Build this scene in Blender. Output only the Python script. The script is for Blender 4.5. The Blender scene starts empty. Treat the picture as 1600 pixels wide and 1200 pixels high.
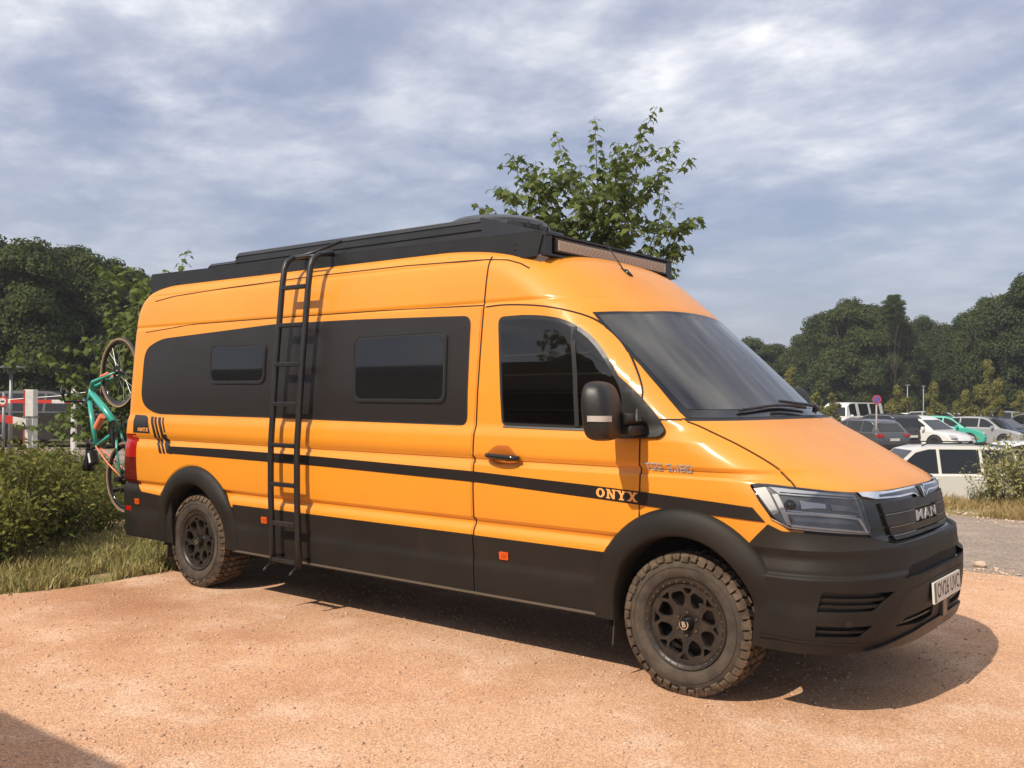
import bpy, bmesh, math, random
import numpy as np
from mathutils import Vector, Matrix, noise as mnoise
from mathutils.geometry import tessellate_polygon

sc = bpy.context.scene
COL = sc.collection
rnd = random.Random(7)
# ------------------------------------------------------------------ camera
CAM = Vector((2.4602, -5.5339, 1.5813))
_R = Vector((0.78177531, 0.62352697, 0.00644105))
_U = Vector((0.00311845, -0.01423882, 0.99989376))
_F = Vector((-0.62355244, 0.78167217, 0.01307599))
cd = bpy.data.cameras.new("camera")
cam = bpy.data.objects.new("camera", cd)
COL.objects.link(cam)
sc.camera = cam
m = Matrix((( _R.x, _U.x, -_F.x), (_R.y, _U.y, -_F.y), (_R.z, _U.z, -_F.z))).to_4x4()
m.translation = CAM
cam.matrix_world = m
cd.sensor_width = 36.0
cd.lens = 36.0 * 1497.69 / 1600.0
cd.clip_start = 0.05
cd.clip_end = 3000
# ------------------------------------------------------------------ sun, sky, exposure
SUN_TRAVEL = Vector((0.08, 1.0, -1.05)).normalized()
sd = bpy.data.lights.new("sun", 'SUN')
sd.energy = 5.0
sd.angle = math.radians(0.53)
sd.color = (1.0, 0.90, 0.76)
sun = bpy.data.objects.new("sun", sd)
COL.objects.link(sun)
sun.rotation_euler = SUN_TRAVEL.to_track_quat('-Z', 'Y').to_euler()
sun.location = (0, -20, 25)

world = bpy.data.worlds.new("World")
sc.world = world
world.use_nodes = True
wn, wl = world.node_tree.nodes, world.node_tree.links
wn.clear()
w_out = wn.new('ShaderNodeOutputWorld')
w_bg = wn.new('ShaderNodeBackground')
w_bg.inputs['Strength'].default_value = 0.085
sky = wn.new('ShaderNodeTexSky')
sky.sky_type = 'NISHITA'
sky.sun_disc = False
sky.sun_elevation = math.radians(46.3)
sky.sun_rotation = math.radians(184.6)
sky.air_density = 1.3
sky.dust_density = 1.6
sky.ozone_density = 1.5
tc = wn.new('ShaderNodeTexCoord')
sep = wn.new('ShaderNodeSeparateXYZ')
wl.new(tc.outputs['Generated'], sep.inputs[0])

def wmath(op, a, b=None, clamp=False):
    n = wn.new('ShaderNodeMath'); n.operation = op; n.use_clamp = clamp
    for i, v in enumerate((a, b)):
        if v is None: continue
        if isinstance(v, (int, float)): n.inputs[i].default_value = v
        else: wl.new(v, n.inputs[i])
    return n.outputs[0]

zden = wmath('ADD', wmath('MAXIMUM', sep.outputs['Z'], 0.0), 0.16)
cx = wmath('DIVIDE', sep.outputs['X'], zden)
cy = wmath('DIVIDE', sep.outputs['Y'], zden)
comb = wn.new('ShaderNodeCombineXYZ')
wl.new(cx, comb.inputs[0]); wl.new(cy, comb.inputs[1])

def wnoise(scale, detail, rough, loc, sx=1.0, sy=1.0, rotz=0.0, dist=0.0):
    mp = wn.new('ShaderNodeMapping')
    mp.inputs['Location'].default_value = loc
    mp.inputs['Scale'].default_value = (sx, sy, 1)
    mp.inputs['Rotation'].default_value = (0, 0, math.radians(rotz))
    wl.new(comb.outputs[0], mp.inputs[0])
    t = wn.new('ShaderNodeTexNoise')
    t.inputs['Scale'].default_value = scale
    t.inputs['Detail'].default_value = detail
    t.inputs['Roughness'].default_value = rough
    t.inputs['Distortion'].default_value = dist
    wl.new(mp.outputs[0], t.inputs['Vector'])
    return t.outputs['Fac']

def wramp(v, stops):
    r = wn.new('ShaderNodeValToRGB')
    e = r.color_ramp.elements
    e[0].position, e[0].color = stops[0][0], (stops[0][1],) * 3 + (1,)
    e[1].position, e[1].color = stops[-1][0], (stops[-1][1],) * 3 + (1,)
    for p, c in stops[1:-1]:
        x = e.new(p); x.color = (c,) * 3 + (1,)
    wl.new(v, r.inputs[0])
    return r.outputs[0]

big = wramp(wnoise(0.36, 5, 0.55, (9.4, 7.7, 0), 1.0, 1.2, 20, 0.1), [(0.36, 0.0), (0.54, 1.0)])
fine = wramp(wnoise(4.2, 10, 0.58, (7.7, 2.1, 0), 0.95, 1.1, 25, 0.1), [(0.38, 0.0), (0.62, 1.0)])
mid = wramp(wnoise(1.35, 9, 0.60, (2.3, 8.4, 0), 0.95, 1.15, 25, 0.15), [(0.40, 0.0), (0.58, 1.0)])
puffs = wramp(wnoise(2.2, 8, 0.55, (4.6, 3.3, 0), 0.8, 1.15, 10, 0.1), [(0.60, 0.0), (0.70, 1.0)])
alt = wramp(sep.outputs['Z'], [(0.02, 0.0), (0.12, 0.35), (0.26, 1.0)])
cover = wmath('ADD', wmath('MULTIPLY', big, 0.55), wmath('MULTIPLY', mid, 0.45))
cl = wmath('MULTIPLY', wmath('MULTIPLY', cover, wmath('ADD', wmath('MULTIPLY', fine, 0.45), 0.70)), alt)
cl = wmath('ADD', cl, wmath('MULTIPLY', puffs, 0.20), True)
veil = wn.new('ShaderNodeMix'); veil.data_type = 'RGBA'
veil.inputs['Factor'].default_value = 0.50
wl.new(sky.outputs[0], veil.inputs[6])
veil.inputs[7].default_value = (5.0, 5.5, 8.3, 1)
mixc = wn.new('ShaderNodeMix'); mixc.data_type = 'RGBA'
wl.new(cl, mixc.inputs['Factor'])
wl.new(veil.outputs[2], mixc.inputs[6])
ccol = wn.new('ShaderNodeMix'); ccol.data_type = 'RGBA'
wl.new(wmath('MULTIPLY', wmath('ADD', fine, mid), 0.5), ccol.inputs['Factor'])
ccol.inputs[6].default_value = (8.4, 8.7, 9.9, 1)
ccol.inputs[7].default_value = (12.1, 12.2, 12.6, 1)
wl.new(ccol.outputs[2], mixc.inputs[7])
wl.new(mixc.outputs[2], w_bg.inputs['Color'])
wl.new(w_bg.outputs[0], w_out.inputs[0])

sc.view_settings.view_transform = 'Standard'
sc.view_settings.look = 'None'
sc.view_settings.exposure = 0.0
sc.view_settings.gamma = 1.0
sc.view_settings.use_curve_mapping = False
sc.render.engine = 'CYCLES'
sc.cycles.max_bounces = 6
sc.cycles.transparent_max_bounces = 12
sc.cycles.caustics_reflective = False
sc.cycles.caustics_refractive = False

# ------------------------------------------------------------------ materials
MATS = {}

def mat(name, col=(0.5, 0.5, 0.5), rough=0.5, metal=0.0, coat=0.0, coat_rough=0.05, spec=0.5,
        var=0.0, var_scale=3.0, var_col=None, bump=0.0, bump_scale=80.0, trans=0.0, emit=None,
        rough_var=0.0, detail=4.0):
    if name in MATS: return MATS[name]
    mt = bpy.data.materials.new(name)
    mt.use_nodes = True
    nt = mt.node_tree
    n, l = nt.nodes, nt.links
    b = n['Principled BSDF']
    b.inputs['Base Color'].default_value = (*col, 1)
    b.inputs['Roughness'].default_value = rough
    b.inputs['Metallic'].default_value = metal
    b.inputs['Coat Weight'].default_value = coat
    b.inputs['Coat Roughness'].default_value = coat_rough
    b.inputs['Specular IOR Level'].default_value = spec
    if emit:
        b.inputs['Emission Color'].default_value = (*emit[0], 1)
        b.inputs['Emission Strength'].default_value = emit[1]
    co = n.new('ShaderNodeTexCoord')
    if var > 0:
        t = n.new('ShaderNodeTexNoise')
        t.inputs['Scale'].default_value = var_scale
        t.inputs['Detail'].default_value = detail
        t.inputs['Roughness'].default_value = 0.6
        l.new(co.outputs['Object'], t.inputs['Vector'])
        r = n.new('ShaderNodeMapRange')
        r.inputs[1].default_value = 0.35; r.inputs[2].default_value = 0.65
        l.new(t.outputs['Fac'], r.inputs[0])
        mx = n.new('ShaderNodeMix'); mx.data_type = 'RGBA'
        l.new(r.outputs[0], mx.inputs['Factor'])
        c2 = var_col if var_col else tuple(c * (1 - var) for c in col)
        mx.inputs[6].default_value = (*col, 1)
        mx.inputs[7].default_value = (*c2, 1)
        l.new(mx.outputs[2], b.inputs['Base Color'])
        if rough_var > 0:
            r2 = n.new('ShaderNodeMapRange')
            r2.inputs[1].default_value = 0.35; r2.inputs[2].default_value = 0.65
            r2.inputs[3].default_value = rough; r2.inputs[4].default_value = min(1, rough + rough_var)
            l.new(t.outputs['Fac'], r2.inputs[0])
            l.new(r2.outputs[0], b.inputs['Roughness'])
    if bump > 0:
        t = n.new('ShaderNodeTexNoise')
        t.inputs['Scale'].default_value = bump_scale
        t.inputs['Detail'].default_value = 5
        l.new(co.outputs['Object'], t.inputs['Vector'])
        bp = n.new('ShaderNodeBump')
        bp.inputs['Strength'].default_value = bump
        bp.inputs['Distance'].default_value = 0.02
        l.new(t.outputs['Fac'], bp.inputs['Height'])
        l.new(bp.outputs[0], b.inputs['Normal'])
    MATS[name] = mt
    return mt

def leaf_mat(name, c1, c2, trans=0.3, scale=1.6, spec=0.3):
    mt = bpy.data.materials.new(name)
    mt.use_nodes = True
    n, l = mt.node_tree.nodes, mt.node_tree.links
    b = n['Principled BSDF']
    b.inputs['Roughness'].default_value = 0.65
    b.inputs['Specular IOR Level'].default_value = spec
    g = n.new('ShaderNodeNewGeometry')
    t = n.new('ShaderNodeTexNoise'); t.inputs['Scale'].default_value = scale
    t.inputs['Detail'].default_value = 6; t.inputs['Roughness'].default_value = 0.7
    l.new(g.outputs['Position'], t.inputs['Vector'])
    r = n.new('ShaderNodeMapRange'); r.inputs[1].default_value = 0.33; r.inputs[2].default_value = 0.67
    l.new(t.outputs['Fac'], r.inputs[0])
    mr = n.new('ShaderNodeMath'); mr.operation = 'MULTIPLY_ADD'; mr.inputs[1].default_value = 0.55
    l.new(g.outputs['Random Per Island'], mr.inputs[0])
    mh = n.new('ShaderNodeMath'); mh.operation = 'MULTIPLY'; mh.inputs[1].default_value = 0.5
    l.new(r.outputs[0], mh.inputs[0]); l.new(mh.outputs[0], mr.inputs[2])
    mx = n.new('ShaderNodeMix'); mx.data_type = 'RGBA'
    mx.inputs[6].default_value = (*c1, 1); mx.inputs[7].default_value = (*c2, 1)
    l.new(mr.outputs[0], mx.inputs['Factor'])
    l.new(mx.outputs[2], b.inputs['Base Color'])
    tr = n.new('ShaderNodeBsdfTranslucent')
    l.new(mx.outputs[2], tr.inputs['Color'])
    ms = n.new('ShaderNodeMixShader'); ms.inputs[0].default_value = trans
    l.new(b.outputs[0], ms.inputs[1]); l.new(tr.outputs[0], ms.inputs[2])
    l.new(ms.outputs[0], n['Material Output'].inputs['Surface'])
    return mt

def glass_mat(name, tint=(0.8, 0.85, 0.85), rough=0.02, base=0.15):
    """thin pane: mostly clear, mirror-like at grazing angles"""
    mt = bpy.data.materials.new(name)
    mt.use_nodes = True
    n, l = mt.node_tree.nodes, mt.node_tree.links
    n.remove(n['Principled BSDF'])
    tr = n.new('ShaderNodeBsdfTransparent'); tr.inputs[0].default_value = (*tint, 1)
    gl = n.new('ShaderNodeBsdfGlossy'); gl.inputs['Roughness'].default_value = rough
    fr = n.new('ShaderNodeFresnel'); fr.inputs[0].default_value = 1.5
    ad = n.new('ShaderNodeMath'); ad.operation = 'ADD'; ad.inputs[1].default_value = base; ad.use_clamp = True
    l.new(fr.outputs[0], ad.inputs[0])
    ms = n.new('ShaderNodeMixShader')
    l.new(ad.outputs[0], ms.inputs[0]); l.new(tr.outputs[0], ms.inputs[1]); l.new(gl.outputs[0], ms.inputs[2])
    l.new(ms.outputs[0], n['Material Output'].inputs['Surface'])
    return mt

def ground_mat(name, cols, scales, bump, bump_scale, rough=0.95, speck=None):
    """mix of three earth tones at three scales plus a fine grain"""
    mt = bpy.data.materials.new(name)
    mt.use_nodes = True
    n, l = mt.node_tree.nodes, mt.node_tree.links
    b = n['Principled BSDF']; b.inputs['Roughness'].default_value = rough
    b.inputs['Specular IOR Level'].default_value = 0.15
    g = n.new('ShaderNodeNewGeometry')
    def nz(s, d=6, ro=0.6):
        t = n.new('ShaderNodeTexNoise'); t.inputs['Scale'].default_value = s
        t.inputs['Detail'].default_value = d; t.inputs['Roughness'].default_value = ro
        l.new(g.outputs['Position'], t.inputs['Vector']); return t.outputs['Fac']
    def rng(v, a, c, lo=0.0, hi=1.0):
        r = n.new('ShaderNodeMapRange'); r.inputs[1].default_value = a; r.inputs[2].default_value = c
        r.inputs[3].default_value = lo; r.inputs[4].default_value = hi
        l.new(v, r.inputs[0]); return r.outputs[0]
    def mixc(f, a, c):
        x = n.new('ShaderNodeMix'); x.data_type = 'RGBA'; l.new(f, x.inputs['Factor'])
        for i, v in ((6, a), (7, c)):
            if isinstance(v, tuple): x.inputs[i].default_value = (*v, 1)
            else: l.new(v, x.inputs[i])
        return x.outputs[2]
    c = mixc(rng(nz(scales[0]), 0.38, 0.62), cols[0], cols[1])
    c = mixc(rng(nz(scales[1]), 0.5, 0.75), c, cols[2])
    v = n.new('ShaderNodeTexVoronoi'); v.inputs['Scale'].default_value = scales[2]
    l.new(g.outputs['Position'], v.inputs['Vector'])
    sp = n.new('ShaderNodeSeparateColor'); l.new(v.outputs['Color'], sp.inputs[0])
    hs = n.new('ShaderNodeHueSaturation'); l.new(c, hs.inputs['Color'])
    l.new(rng(sp.outputs[0], 0.0, 1.0, 0.62, 1.32), hs.inputs['Value'])
    l.new(hs.outputs[0], b.inputs['Base Color'])
    bp = n.new('ShaderNodeBump'); bp.inputs['Strength'].default_value = bump; bp.inputs['Distance'].default_value = 0.02
    ad = n.new('ShaderNodeMath'); ad.operation = 'ADD'
    l.new(nz(bump_scale, 8, 0.75), ad.inputs[0])
    m2 = n.new('ShaderNodeMath'); m2.operation = 'MULTIPLY'; m2.inputs[1].default_value = -0.35
    l.new(v.outputs['Distance'], m2.inputs[0]); l.new(m2.outputs[0], ad.inputs[1])
    l.new(ad.outputs[0], bp.inputs['Height']); l.new(bp.outputs[0], b.inputs['Normal'])
    return mt

M_PAINT = mat('orange_paint', (0.73, 0.268, 0.013), 0.48, coat=0.42, coat_rough=0.17, var=0.10, var_scale=1.2, rough_var=0.12)
M_SATIN = mat('satin_black_wrap', (0.019, 0.015, 0.013), 0.34, spec=0.5, var=0.3, var_scale=2.0, rough_var=0.10)
M_CLAD = mat('black_cladding', (0.0105, 0.0098, 0.0088), 0.50, spec=0.26, var=0.45, var_scale=2.2, var_col=(0.019, 0.014, 0.010), rough_var=0.15)
M_PLAST = mat('moulded_black_plastic', (0.013, 0.012, 0.011), 0.40, spec=0.5, var=0.3, var_scale=5.0, rough_var=0.12, bump=0.05, bump_scale=400)
M_GLOSS = mat('gloss_black', (0.012, 0.012, 0.012), 0.12, spec=0.5)
M_GROOVE = mat('seam_shadow_gap', (0.008, 0.006, 0.005), 0.8)
M_GLASSD = mat('privacy_glass', (0.010, 0.010, 0.011), 0.04, spec=0.6)
M_RUBBER = mat('window_rubber', (0.018, 0.018, 0.018), 0.45)
M_METALB = mat('black_powder_coat', (0.016, 0.016, 0.017), 0.42, spec=0.5, var=0.3, var_scale=6)
M_CHROME = mat('chrome_trim', (0.78, 0.78, 0.80), 0.12, metal=1.0)
M_SILVER = mat('silver_letters', (0.46, 0.46, 0.47), 0.35, metal=0.35)
M_TYRE = mat('dusty_rubber', (0.046, 0.038, 0.032), 0.85, var=0.5, var_scale=9, var_col=(0.090, 0.070, 0.053), spec=0.2, bump=0.2, bump_scale=90)
M_TREAD = mat('dusty_tread', (0.15, 0.108, 0.075), 0.9, var=0.6, var_scale=14, var_col=(0.055, 0.04, 0.03), spec=0.15, bump=0.3, bump_scale=90)
M_RIM = mat('matt_black_alloy', (0.022, 0.020, 0.019), 0.38, metal=0.3, var=0.4, var_scale=14, var_col=(0.05, 0.038, 0.028))
M_DARK = mat('under_body', (0.012, 0.010, 0.009), 0.9)
M_AMBER = mat('amber_marker', (0.60, 0.085, 0.006), 0.25)
M_RED = mat('red_lamp_lens', (0.35, 0.008, 0.006), 0.12, coat=0.5)
M_REDD = mat('dark_red_lens', (0.10, 0.004, 0.004), 0.12, coat=0.5)
M_WHITEL = mat('clear_lamp_guide', (0.82, 0.82, 0.80), 0.25)
M_CURT = mat('quilted_blind', (0.045, 0.036, 0.030), 0.7, var=0.4, var_scale=5)
M_LENS = glass_mat('lamp_lens', (0.92, 0.92, 0.92), 0.02, 0.04)
M_PANE = glass_mat('tinted_pane', (0.42, 0.42, 0.42), 0.02, 0.03)
M_PLATE = mat('plate_white', (0.60, 0.58, 0.52), 0.4)
M_INK = mat('plate_ink', (0.02, 0.02, 0.02), 0.5)
M_PRINT = mat('orange_print', (0.80, 0.36, 0.10), 0.5)
M_LED = mat('light_bar_lens', (0.42, 0.34, 0.26), 0.25, spec=0.6)

# ------------------------------------------------------------------ object helpers
def link(o, parent=None):
    COL.objects.link(o)
    if parent is not None: o.parent = parent
    return o

def thing(name, label, cat, loc=(0, 0, 0), rz=0.0, group=None):
    o = bpy.data.objects.new(name, None)
    o.empty_display_size = 0.2
    link(o)
    o.location = loc; o.rotation_euler = (0, 0, rz)
    o['label'] = label; o['category'] = cat
    if group: o['group'] = group
    return o

def tag(o, label, cat, group=None):
    o['label'] = label; o['category'] = cat
    if group: o['group'] = group
    return o

def kind(o, k):
    o['kind'] = k
    return o

def mesh_obj(name, verts, faces, mt, parent=None, smooth=False, mi=None, sharp=None):
    me = bpy.data.meshes.new(name)
    me.from_pydata([tuple(v) for v in verts], [], [tuple(f) for f in faces])
    for q in (mt if isinstance(mt, (list, tuple)) else [mt]): me.materials.append(q)
    if mi is not None: me.polygons.foreach_set('material_index', mi)
    if smooth: me.polygons.foreach_set('use_smooth', [True] * len(me.polygons))
    me.update()
    if sharp: me.set_sharp_from_angle(angle=math.radians(sharp))
    return link(bpy.data.objects.new(name, me), parent)

class MB:
    def __init__(s): s.v = []; s.f = []; s.m = []
    def add(s, vs, fs, mi=0):
        k = len(s.v); s.v += [tuple(x) for x in vs]
        s.f += [tuple(i + k for i in f) for f in fs]; s.m += [mi] * len(fs); return s
    def box(s, c, d, mi=0, rot=None, bev=0.0):
        x, y, z = d[0] / 2, d[1] / 2, d[2] / 2
        if bev > 0:
            bm = bmesh.new(); bmesh.ops.create_cube(bm, size=1)
            for v in bm.verts: v.co = Vector((v.co.x * d[0], v.co.y * d[1], v.co.z * d[2]))
            bmesh.ops.bevel(bm, geom=bm.edges[:], offset=bev, segments=2, affect='EDGES', profile=0.6)
            vs = [v.co.copy() for v in bm.verts]; bm.verts.index_update()
            fs = [[v.index for v in f.verts] for f in bm.faces]; bm.free()
        else:
            vs = [Vector(p) for p in ((-x,-y,-z),(x,-y,-z),(x,y,-z),(-x,y,-z),(-x,-y,z),(x,-y,z),(x,y,z),(-x,y,z))]
            fs = [(0,3,2,1),(4,5,6,7),(0,1,5,4),(1,2,6,5),(2,3,7,6),(3,0,4,7)]
        if rot is not None: vs = [rot @ v for v in vs]
        return s.add([v + Vector(c) for v in vs], fs, mi)
    def tube(s, pts, r, n=8, mi=0, caps=True):
        pts = [Vector(p) for p in pts]; rs = r if isinstance(r, (list, tuple)) else [r] * len(pts)
        vs = []; fs = []
        up = None
        for i, p in enumerate(pts):
            t = (pts[min(i + 1, len(pts) - 1)] - pts[max(i - 1, 0)]).normalized()
            if up is None: up = Vector((0, 0, 1)) if abs(t.z) < 0.9 else Vector((1, 0, 0))
            a = t.cross(up).normalized(); b = a.cross(t).normalized(); up = b
            for k in range(n):
                q = 2 * math.pi * k / n
                vs.append(p + (a * math.cos(q) + b * math.sin(q)) * rs[i])
        for i in range(len(pts) - 1):
            for k in range(n):
                fs.append((i*n+k, i*n+(k+1)%n, (i+1)*n+(k+1)%n, (i+1)*n+k))
        if caps:
            fs.append(tuple(range(n))[::-1]); fs.append(tuple((len(pts)-1)*n + k for k in range(n)))
        return s.add(vs, fs, mi)
    def lathe(s, prof, c, axis, n=48, mi=0, close=False):
        """prof: list of (radius, along axis)"""
        ax = Vector(axis).normalized(); a = ax.orthogonal().normalized(); b = ax.cross(a)
        vs = []; fs = []
        for k in range(n):
            q = 2 * math.pi * k / n; d = a * math.cos(q) + b * math.sin(q)
            for r, h in prof: vs.append(Vector(c) + d * r + ax * h)
        m_ = len(prof)
        for k in range(n):
            for i in range(m_ - 1 + (1 if close else 0)):
                j = (i + 1) % m_
                fs.append((k*m_+i, k*m_+j, ((k+1)%n)*m_+j, ((k+1)%n)*m_+i))
        return s.add(vs, fs, mi)
    def prism(s, poly, c, ux, uy, uz, h, mi=0):
        """poly in (ux,uy) plane at c, extruded by h along uz"""
        ux, uy, uz, c = Vector(ux), Vector(uy), Vector(uz), Vector(c)
        n = len(poly)
        vs = [c + ux * p[0] + uy * p[1] for p in poly] + [c + ux * p[0] + uy * p[1] + uz * h for p in poly]
        fs = [tuple(range(n))[::-1], tuple(range(n, 2 * n))] + [(i, (i+1) % n, n + (i+1) % n, n + i) for i in range(n)]
        return s.add(vs, fs, mi)
    def build(s, name, mt, parent=None, smooth=False, sharp=None):
        return mesh_obj(name, s.v, s.f, mt, parent, smooth, s.m, sharp)
def _tab(t,z):
    if z<=t[0][0]: return t[0][1:]
    if z>=t[-1][0]: return t[-1][1:]
    for a,b in zip(t,t[1:]):
        if z<=b[0]:
            k=(z-a[0])/(b[0]-a[0]); return tuple(p+(q-p)*k for p,q in zip(a[1:],b[1:]))
def _cub(t,z):
    # Catmull-Rom through the table
    if z<=t[0][0]: return t[0][1:]
    if z>=t[-1][0]: return t[-1][1:]
    n=len(t)
    for i in range(n-1):
        if z<=t[i+1][0]:
            a=t[i];b=t[i+1];h=b[0]-a[0];k=(z-a[0])/h
            p=t[i-1] if i>0 else a; q=t[i+2] if i+2<n else b
            out=[]
            for j in range(1,len(a)):
                d=(b[j]-a[j])/h
                m0=d if i==0 else ((b[j]-p[j])/(b[0]-p[0]))
                m1=d if i+2>=n else ((q[j]-a[j])/(q[0]-a[0]))
                k2=k*k;k3=k2*k
                out.append((2*k3-3*k2+1)*a[j]+(k3-2*k2+k)*h*m0+(-2*k3+3*k2)*b[j]+(k3-k2)*h*m1)
            return tuple(out)
# half width of the side, with the pressed swages
WT=[(.20,.95),(.30,.978),(.36,.988),(.50,.998),(.545,1.000),(.56,.994),(.60,.998),(.70,1.010),(.745,1.012),(.772,.998),(.788,.986),
    (.816,.987),(.834,1.012),(.90,1.017),(1.0,1.021),(1.10,1.021),(1.162,1.017),(1.169,1.005),(1.200,1.004),(1.214,1.024),(1.28,1.022),(1.345,1.016),
    (1.375,1.004),(1.40,.994),(1.60,.984),(1.80,.966),(2.0,.946),(2.12,.932),(2.16,.925),(2.165,.920),(2.175,.920),(2.18,.923),(2.30,.907),(2.40,.889),(2.44,.877),
    (2.445,.872),(2.452,.871),(2.457,.872),(2.48,.860),(2.51,.838),(2.54,.80),(2.56,.755),(2.575,.69),(2.59,.56),(2.60,.38),(2.605,.20)]
#        z    xc    xf    n
FT=[(.20,.45,.87,2.7),(.27,.45,.925,2.9),(.36,.45,.965,2.9),(.50,.45,.995,2.9),(.66,.42,1.005,2.9),(.78,.40,.995,2.9),(.842,.38,.985,2.9),(.862,.37,.945,2.7),(.95,.34,.935,2.6),
    (1.04,.29,.920,2.6),(1.09,.25,.90,2.6),(1.13,.20,.855,2.7),(1.18,.13,.755,2.8),(1.24,.05,.63,3.0),(1.30,-.04,.51,3.1),(1.36,-.13,.395,3.2),
    (1.41,-.20,.305,3.1),(1.44,-.22,.265,2.9),(1.465,-.22,.235,2.5),(1.50,-.25,.19,2.15),(1.70,-.46,-.035,2.15),(1.90,-.71,-.25,2.15),(2.07,-.93,-.435,2.15),(2.14,-1.03,-.50,2.2),
    (2.20,-1.13,-.57,2.25),(2.30,-1.29,-.69,2.35),(2.40,-1.50,-.82,2.5),(2.46,-1.62,-.93,2.5),(2.50,-1.75,-1.04,2.5),(2.54,-1.95,-1.20,2.4),(2.57,-2.2,-1.5,2.2),(2.59,-2.5,-1.9,2.2),(2.605,-3,-2.6,2.2)]
#        z   xr    rx    n
RT=[(.20,-5.72,.25,2.6),(.50,-5.75,.28,2.6),(.75,-5.76,.30,2.6),(1.2,-5.74,.30,2.6),(1.6,-5.74,.30,2.5),(2.0,-5.75,.30,2.5),(2.3,-5.77,.32,2.4),(2.42,-5.76,.38,2.3),
    (2.50,-5.70,.45,2.2),(2.55,-5.50,.5,2.2),(2.58,-5.1,.6,2.2),(2.605,-4.4,.6,2.2)]
def Wd(z): return _tab(WT,z)[0]
def contour_y(x,z):
    """half width of the body at height z and station x (0 outside)"""
    W=Wd(z); xc,xf,n=_cub(FT,z); xr,rx,m=_cub(RT,z)
    if x>xc:
        k=(x-xc)/(xf-xc)
        return W*(1-k**n)**(1/n) if k<1 else -1.
    xq=xr+rx
    if x<xq:
        k=(xq-x)/rx
        return W*(1-k**m)**(1/m) if k<1 else -1.
    return W
OX=-1.2
def map_side(x,z,sgn=-1):
    return (x,sgn*max(contour_y(x,z),0),z)
def map_front(phi, z):
    """point of the nose at phi degrees from +X towards -Y about the axis (OX,0)"""
    c = math.cos(math.radians(phi)); s = math.sin(math.radians(phi))
    lo, hi = 0., 3.
    for _ in range(26):
        m_ = (lo + hi) / 2
        if contour_y(OX + m_ * c, z) > abs(m_ * s): lo = m_
        else: hi = m_
    return (OX + lo * c, -lo * s, z)
RXA = -4.4
def map_rear(phi, z):
    """point of the tail at phi degrees from -X towards -Y about the axis (RXA,0)"""
    c = math.cos(math.radians(phi)); s = math.sin(math.radians(phi))
    lo, hi = 0., 3.
    for _ in range(26):
        m_ = (lo + hi) / 2
        if contour_y(RXA - m_ * c, z) > abs(m_ * s): lo = m_
        else: hi = m_
    return (RXA - lo * c, -lo * s, z)
def map_far(x, z): return map_side(x, z, 1)

def round_poly(pts, r, n=5):
    out = []
    N = len(pts)
    for i in range(N):
        p = Vector(pts[i]).to_2d() if len(pts[i]) > 2 else Vector(pts[i]); a = Vector(pts[i-1][:2]); b = Vector(pts[(i+1) % N][:2])
        p = Vector(pts[i][:2]); rr = pts[i][2] if len(pts[i]) > 2 else r
        if rr <= 0: out.append(tuple(p)); continue
        da, db = (a - p), (b - p)
        t = min(rr, da.length * 0.48, db.length * 0.48)
        p0 = p + da.normalized() * t; p1 = p + db.normalized() * t
        for k in range(n + 1):
            q = k / n
            out.append(tuple((1-q)**2 * p0 + 2*q*(1-q) * p + q*q * p1))
    return out

def catmull(pts, n=6):
    out = []
    for i in range(len(pts) - 1):
        p0 = Vector(pts[max(i-1, 0)]); p1 = Vector(pts[i]); p2 = Vector(pts[i+1]); p3 = Vector(pts[min(i+2, len(pts)-1)])
        for k in range(n):
            t = k / n
            out.append(tuple(0.5 * ((2*p1) + (p2-p0)*t + (2*p0-5*p1+4*p2-p3)*t*t + (3*p1-p0-3*p2+p3)*t**3)))
    out.append(tuple(pts[-1]))
    return out

WZ = [a for a, b in WT]
def surf_n(f, u, v, du):
    p = Vector(f(u, v)); a = Vector(f(u + du, v)) - Vector(f(u - du, v)); b = Vector(f(u, v + .004)) - Vector(f(u, v - .004))
    n_ = a.cross(b)
    if n_.length < 1e-12: n_ = Vector((0, -1, 0))
    n_.normalize()
    if f is map_front and v < 1.0 and (n_.x or n_.y): n_.z = 0; n_.normalize()
    ref = Vector((p.x - min(max(p.x, -5.3), 0.0), p.y, max(0, p.z - 2.3)))
    if n_.dot(ref) < 0: n_ = -n_
    return p, n_

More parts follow.
